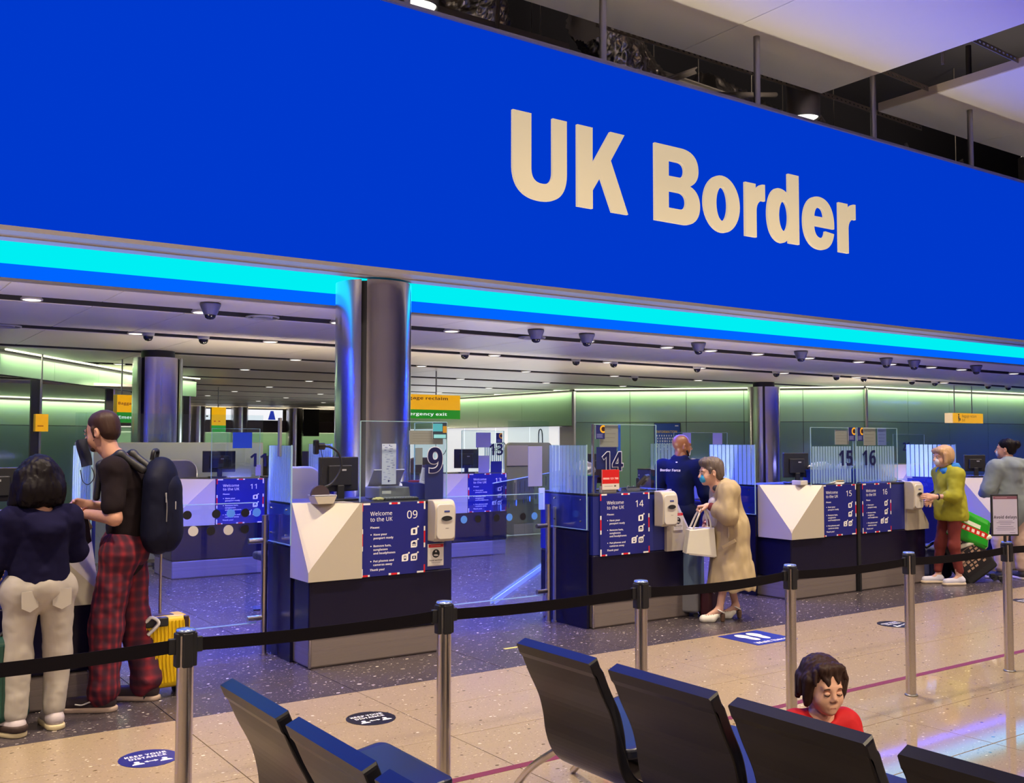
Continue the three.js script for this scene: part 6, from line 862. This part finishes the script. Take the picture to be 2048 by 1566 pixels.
  part(b, 'body', extr(shape([[-0.12, -0.11], [0.15, -0.08], [0.12, 0.12], [-0.1, 0.14]]), 0.13, 0.008).translate(0, 0, -0.065).rotateY(-Math.PI / 2), W, [0.03, 0.71, 0.19]); part(b, 'bottom', rbox(0.14, 0.012, 0.25, 0.004), mat([0.6, 0.58, 0.52], 0.5), [0.03, 0.605, 0.2], [-0.11, 0, 0]); part(b, 'papers', rbox(0.09, 0.02, 0.2, 0.004, 0.03, 0.845, 0.2), M.paper);
  for (const x of [-0.03, 0.09]) part(b, 'strap', tube([[x, 0.83, 0.11], [x * 0.8 + 0.02, 0.95, 0.13], [0.07, 1.05, 0.185], [x * 0.8 + 0.04, 0.98, 0.23], [x, 0.85, 0.28]], 0.009, 36, 8), W);
}
// 5. woman in a lime jacket at desk sixteen
{
  const j = { pelvis: [0, 0.86, -0.02], waist: [0, 0.98, -0.02], chest: [0, 1.18, -0.02], neck: [0, 1.33, 0.01], head: [0, 1.475, 0.065], shL: [0.17, 1.27, 0], shR: [-0.17, 1.27, 0], elL: [0.22, 1.03, 0.06], elR: [-0.22, 1.02, -0.05], wrL: [0.17, 1.02, 0.28], wrR: [-0.14, 0.95, 0.14], hipL: [0.09, 0.83, -0.02], hipR: [-0.09, 0.83, -0.02], knL: [0.09, 0.45, 0.0], knR: [-0.1, 0.45, 0.05], anL: [0.09, 0.08, -0.06], anR: [-0.1, 0.08, 0.09], toL: [0.1, 0.03, 0.11], toR: [-0.11, 0.03, 0.25] };
  const lime = mat([0.34, 0.33, 0.015], 0.75);
  const [t, HM, H] = person('woman in lime green jacket and blue scarf reaching to the dispenser', [10.84, 0, -6.62], -2.05, {
    j, skin: M.skinPale, headPitch: 0.08, headYaw: 0.05, eyes: true, hairMat: M.hairBlond, build: 0.95, hands: [[j.wrL, [0, 0.1, 1], [-1, -0.3, 0], 1, 0.4], [j.wrR, [0.3, -0.2, 0.9], [0.9, 0, -0.2], -1, 0.5]],
    hair: [{ m: M.hairBlond, noise: strands(0.005), p: [ell([0, 0.05, -0.028], [0.095, 0.09, 0.112], 0.03), ell([0, -0.015, -0.05], [0.095, 0.085, 0.085], 0.04), cap([-0.082, 0.03, 0.02], [-0.085, -0.06, 0.02], 0.024, 0.018, 0.03), cap([0.082, 0.03, 0.02], [0.085, -0.06, 0.02], 0.024, 0.018, 0.03), cap([-0.06, 0.075, 0.06], [0.06, 0.075, 0.06], 0.03, 0.03, 0.03), ell([0, -0.02, 0.115], [0.066, 0.085, 0.07], 0.02, { op: 'sub' })] }],
    clothes: [
      { name: 'jacket', m: lime, noise: folds(0.01, 9, 8, 9, 6), p: [...torsoCloth(j, 0.04, 0.9, [0, 0.82, -0.02]), cap([0, 0.8, -0.03], [0, 0.95, -0.02], 0.19, 0.175, 0.04, { sz: 1 }), ell([0, 0.55, 0], [1, 0.19, 1], 0.02, { op: 'sub' }), ...sleeve(j.shL, j.elL, [0.2, 1.03, 0.13], 0.085, 0.08, 0.065), ...sleeve(j.shR, j.elR, [-0.19, 0.98, 0.04], 0.085, 0.08, 0.065), cap([-0.06, 1.3, -0.08], [0.06, 1.3, -0.08], 0.045, 0.045, 0.05), cap([0, 1.25, -0.11], [0, 1.16, -0.13], 0.06, 0.03, 0.05)] },
      { name: 'trousers', m: mat([0.2, 0.03, 0.025], 0.85), noise: folds(0.006, 12, 9, 12, 2), p: trouser(j, 0.082, 0.064, 0.046, 0.08) }, { name: 'scarf', m: mat([0.02, 0.19, 0.62], 0.8), noise: folds(0.008, 22, 16, 22), cell: 0.008, p: [cap([-0.08, 1.345, -0.05], [0.08, 1.345, -0.05], 0.06, 0.06, 0.04), cap([-0.06, 1.31, 0.06], [0.06, 1.31, 0.06], 0.045, 0.045, 0.04), cap([0.075, 1.335, -0.04], [0.07, 1.3, 0.06], 0.045, 0.04, 0.03), cap([-0.075, 1.335, -0.04], [-0.07, 1.3, 0.06], 0.045, 0.04, 0.03)] },
      ...['L', 'R'].flatMap((q) => [{ name: 'sneaker', m: mat('#cfcde0', 0.7), cell: 0.007, p: shoe(j['an' + q], j['to' + q], 0.055, 0.042) }, { name: 'sole', m: mat('#d6c4ae', 0.7), cell: 0.007, p: sole(j['an' + q], j['to' + q], 0.047) }])] });
  H('face_mask', [ell([0, -0.048, 0.068], [0.054, 0.048, 0.043], 0.02), ell([0, -0.04, 0.0], [0.2, 0.2, 0.055], 0.01, { op: 'sub' })], 0.005, mat('#d8d4dc', 0.7)); part(t, 'watch', new THREE.TorusGeometry(0.03, 0.009, 8, 20).translate(0.175, 1.02, 0.235), M.black);
}
// 6. person in a grey hoodie at the far desk
{
  const j = { pelvis: [0, 0.9, 0], waist: [0, 1.02, 0], chest: [0, 1.24, 0], neck: [0, 1.4, 0.02], head: [0, 1.56, 0.06], shL: [0.19, 1.34, 0], shR: [-0.19, 1.34, 0], elL: [0.28, 1.08, 0.02], elR: [-0.27, 1.08, 0.02], wrL: [0.2, 1.02, 0.22], wrR: [-0.2, 1.02, 0.22], hipL: [0.1, 0.86, 0], hipR: [-0.1, 0.86, 0], knL: [0.13, 0.46, 0.04], knR: [-0.12, 0.46, 0], anL: [0.15, 0.09, 0], anR: [-0.12, 0.09, -0.03], toL: [0.19, 0.03, 0.15], toR: [-0.14, 0.03, 0.14] };
  const [t, HM, H] = person('person in loose blue grey hoodie with dark tied hair, back turned', [11.82, 0, -6.42], 2.75, {
    j, skin: M.skin, headYaw: 0.75, eyes: true, hands: [[j.wrL, [-0.3, 0, 0.9], [-1, 0, 0], 1, 0.5], [j.wrR, [0.3, 0, 0.9], [1, 0, 0], -1, 0.5]],
    hair: [{ m: M.hairDark, noise: strands(0.006), p: [ell([0, 0.052, -0.022], [0.087, 0.084, 0.104], 0.03), ell([0, 0.0, -0.06], [0.08, 0.07, 0.062], 0.03), ell([0, 0.06, -0.125], [0.055, 0.05, 0.045], 0.02), ell([0, 0.0, 0.11], [0.1, 0.07, 0.075], 0.02, { op: 'sub' })] }],
    clothes: [{ name: 'hoodie', m: mat([0.2, 0.24, 0.27], 0.85), noise: folds(0.01, 8, 7, 8, 9), p: [...torsoCloth(j, 0.05, 0.88, [0, 0.86, 0]), cap([0, 0.8, 0], [0, 0.95, 0], 0.19, 0.185, 0.05, { sz: 0.8 }), ...sleeve(j.shL, j.elL, j.wrL, 0.1, 0.09, 0.055), ...sleeve(j.shR, j.elR, j.wrR, 0.1, 0.09, 0.055), cap([-0.08, 1.4, -0.06], [0.08, 1.4, -0.06], 0.06, 0.06, 0.05), cap([0, 1.34, -0.11], [0, 1.22, -0.12], 0.09, 0.04, 0.05)] },
      { name: 'trousers', m: mat([0.5, 0.36, 0.3], 0.85), noise: folds(0.008, 10, 9, 10), p: trouser(j, 0.11, 0.085, 0.07, 0.06) },
      ...['L', 'R'].flatMap((q) => [{ name: 'sneaker', m: mat('#2a2624', 0.7), cell: 0.007, p: shoe(j['an' + q], j['to' + q], 0.06, 0.046) }, { name: 'sole', m: mat('#c8bca8', 0.7), cell: 0.007, p: sole(j['an' + q], j['to' + q], 0.052) }])] });
  H('face_mask', [ell([0, -0.048, 0.068], [0.054, 0.048, 0.042], 0.02), ell([0, -0.04, 0.0], [0.2, 0.2, 0.055], 0.01, { op: 'sub' })], 0.005, mat('#c8ccd8', 0.7));
}
// 7. small child kneeling on a seat, looking down over the backrest
{
  const j = { pelvis: [0, 0.53, -0.05], waist: [0, 0.57, -0.03], chest: [0, 0.63, -0.01], neck: [0, 0.69, 0.0], head: [0, 0.802, 0.03], shL: [0.09, 0.665, 0], shR: [-0.09, 0.665, 0], elL: [0.13, 0.57, 0.03], elR: [-0.13, 0.57, 0.03], wrL: [0.09, 0.53, 0.11], wrR: [-0.09, 0.53, 0.11], hipL: [0.055, 0.52, -0.04], hipR: [-0.055, 0.52, -0.04], knL: [0.08, 0.475, 0.13], knR: [-0.08, 0.475, 0.13], anL: [0.07, 0.46, -0.06], anR: [-0.07, 0.46, -0.06], toL: [0.07, 0.455, -0.12], toR: [-0.07, 0.455, -0.12] };
  const hs = strands(0.005, 2), curls = [];
  for (let i = 0; i < 15; i++) { const a = -2.9 + i * 0.415, x = Math.sin(a) * 0.094, z = -0.03 - Math.cos(a) * 0.088, f = Math.cos(a) < -0.55; curls.push(cap([x * 0.92, f ? 0.085 : 0.03, z], [x * (f ? 0.85 : 1.08), f ? 0.035 + 0.015 * (i % 3) : -0.025 - 0.025 * (i % 3), z * (f ? 1.02 : 1.06)], f ? 0.017 : 0.03, f ? 0.006 : 0.014, 0.014)); }
  for (let i = 0; i < 6; i++) { const x = -0.07 + i * 0.028; curls.push(cap([x * 1.05, 0.085, 0.062 - Math.abs(x) * 0.25], [x + 0.012 * (i % 2 ? 1 : -1), 0.034 + 0.012 * (i % 2), 0.092 - Math.abs(x) * 0.32], 0.013, 0.005, 0.01)); }
  const childSkin = mat([0.75, 0.42, 0.29], 0.5), red = mat([0.62, 0.006, 0.012], 0.75);
  const [t, HM] = person('small child with dark curly hair and red top looking down', [2.9, 0, -2.27], -0.5, {
    j, child: true, build: 0.5, headScale: 0.74, headYaw: 0.12, headPitch: 0.14, skin: childSkin, hands: [[j.wrL, [-0.3, -0.2, 0.9], [-0.8, -0.5, 0], 1, 0.6, 0.5], [j.wrR, [0.3, -0.2, 0.9], [0.8, -0.5, 0], -1, 0.6, 0.5]],
    hair: [{ m: M.hairBrown, noise: hs, cell: 0.004, p: [ell([0, 0.056, -0.03], [0.097, 0.088, 0.106], 0.03), ell([0, -0.01, -0.065], [0.094, 0.08, 0.07], 0.03), cap([-0.086, 0.04, 0.02], [-0.088, -0.05, 0.012], 0.026, 0.018, 0.03), cap([0.086, 0.04, 0.02], [0.088, -0.05, 0.012], 0.026, 0.018, 0.03), cap([-0.05, 0.105, 0.055], [0.05, 0.105, 0.055], 0.02, 0.02, 0.03), ...curls, ell([0, -0.035, 0.115], [0.068, 0.075, 0.06], 0.012, { op: 'sub' })] }],
    clothes: [{ name: 'red_top', m: red, cell: 0.006, noise: folds(0.004, 20, 16, 20), p: [cap([0, 0.52, -0.03], [0, 0.6, -0.02], 0.09, 0.085, 0.03, { sz: 0.85 }), cap(j.shL, j.shR, 0.045, 0.045, 0.05), cap(j.chest, [0, 0.675, 0], 0.075, 0.05, 0.04), ...sleeve(j.shL, j.elL, j.wrL, 0.045, 0.04, 0.03), ...sleeve(j.shR, j.elR, j.wrR, 0.045, 0.04, 0.03), ell([0, 0.72, 0.02], [0.046, 0.05, 0.05], 0.012, { op: 'sub' })] },
      { name: 'leggings', m: mat([0.03, 0.03, 0.06], 0.85), cell: 0.008, p: [cap(j.hipL, j.knL, 0.05, 0.042, 0.03), cap(j.knL, j.anL, 0.04, 0.03, 0.01), cap(j.hipR, j.knR, 0.05, 0.042, 0.03), cap(j.knR, j.anR, 0.04, 0.03, 0.01)] }] });
  for (const x of [-0.031, 0.031]) { const e = part(t, 'eye', blob([ell([x, -0.003, 0.0845], [0.0145, 0.0095, 0.009], 0.004)], 0.0022).applyMatrix4(HM), childSkin); part(e, 'lashes', tube([[x - 0.014, -0.006, 0.0885], [x - 0.006, -0.0105, 0.0935], [x + 0.006, -0.0105, 0.0935], [x + 0.014, -0.006, 0.0885]], 0.0018, 16, 6).applyMatrix4(HM), M.hairDark); part(e, 'eyebrow', tube([[x - 0.017, 0.018, 0.0885], [x, 0.023, 0.0935], [x + 0.015, 0.02, 0.09]], 0.0022, 14, 6).applyMatrix4(HM), M.hairBrown); }
  part(t, 'lips', blob([cap([-0.015, -0.062, 0.0915], [0.015, -0.062, 0.0915], 0.004, 0.004, 0.004), cap([-0.012, -0.0695, 0.0915], [0.012, -0.0695, 0.0915], 0.0048, 0.0048, 0.004)], 0.002).applyMatrix4(HM), mat([0.42, 0.13, 0.12], 0.45));
}
renderer.render(scene, camera);
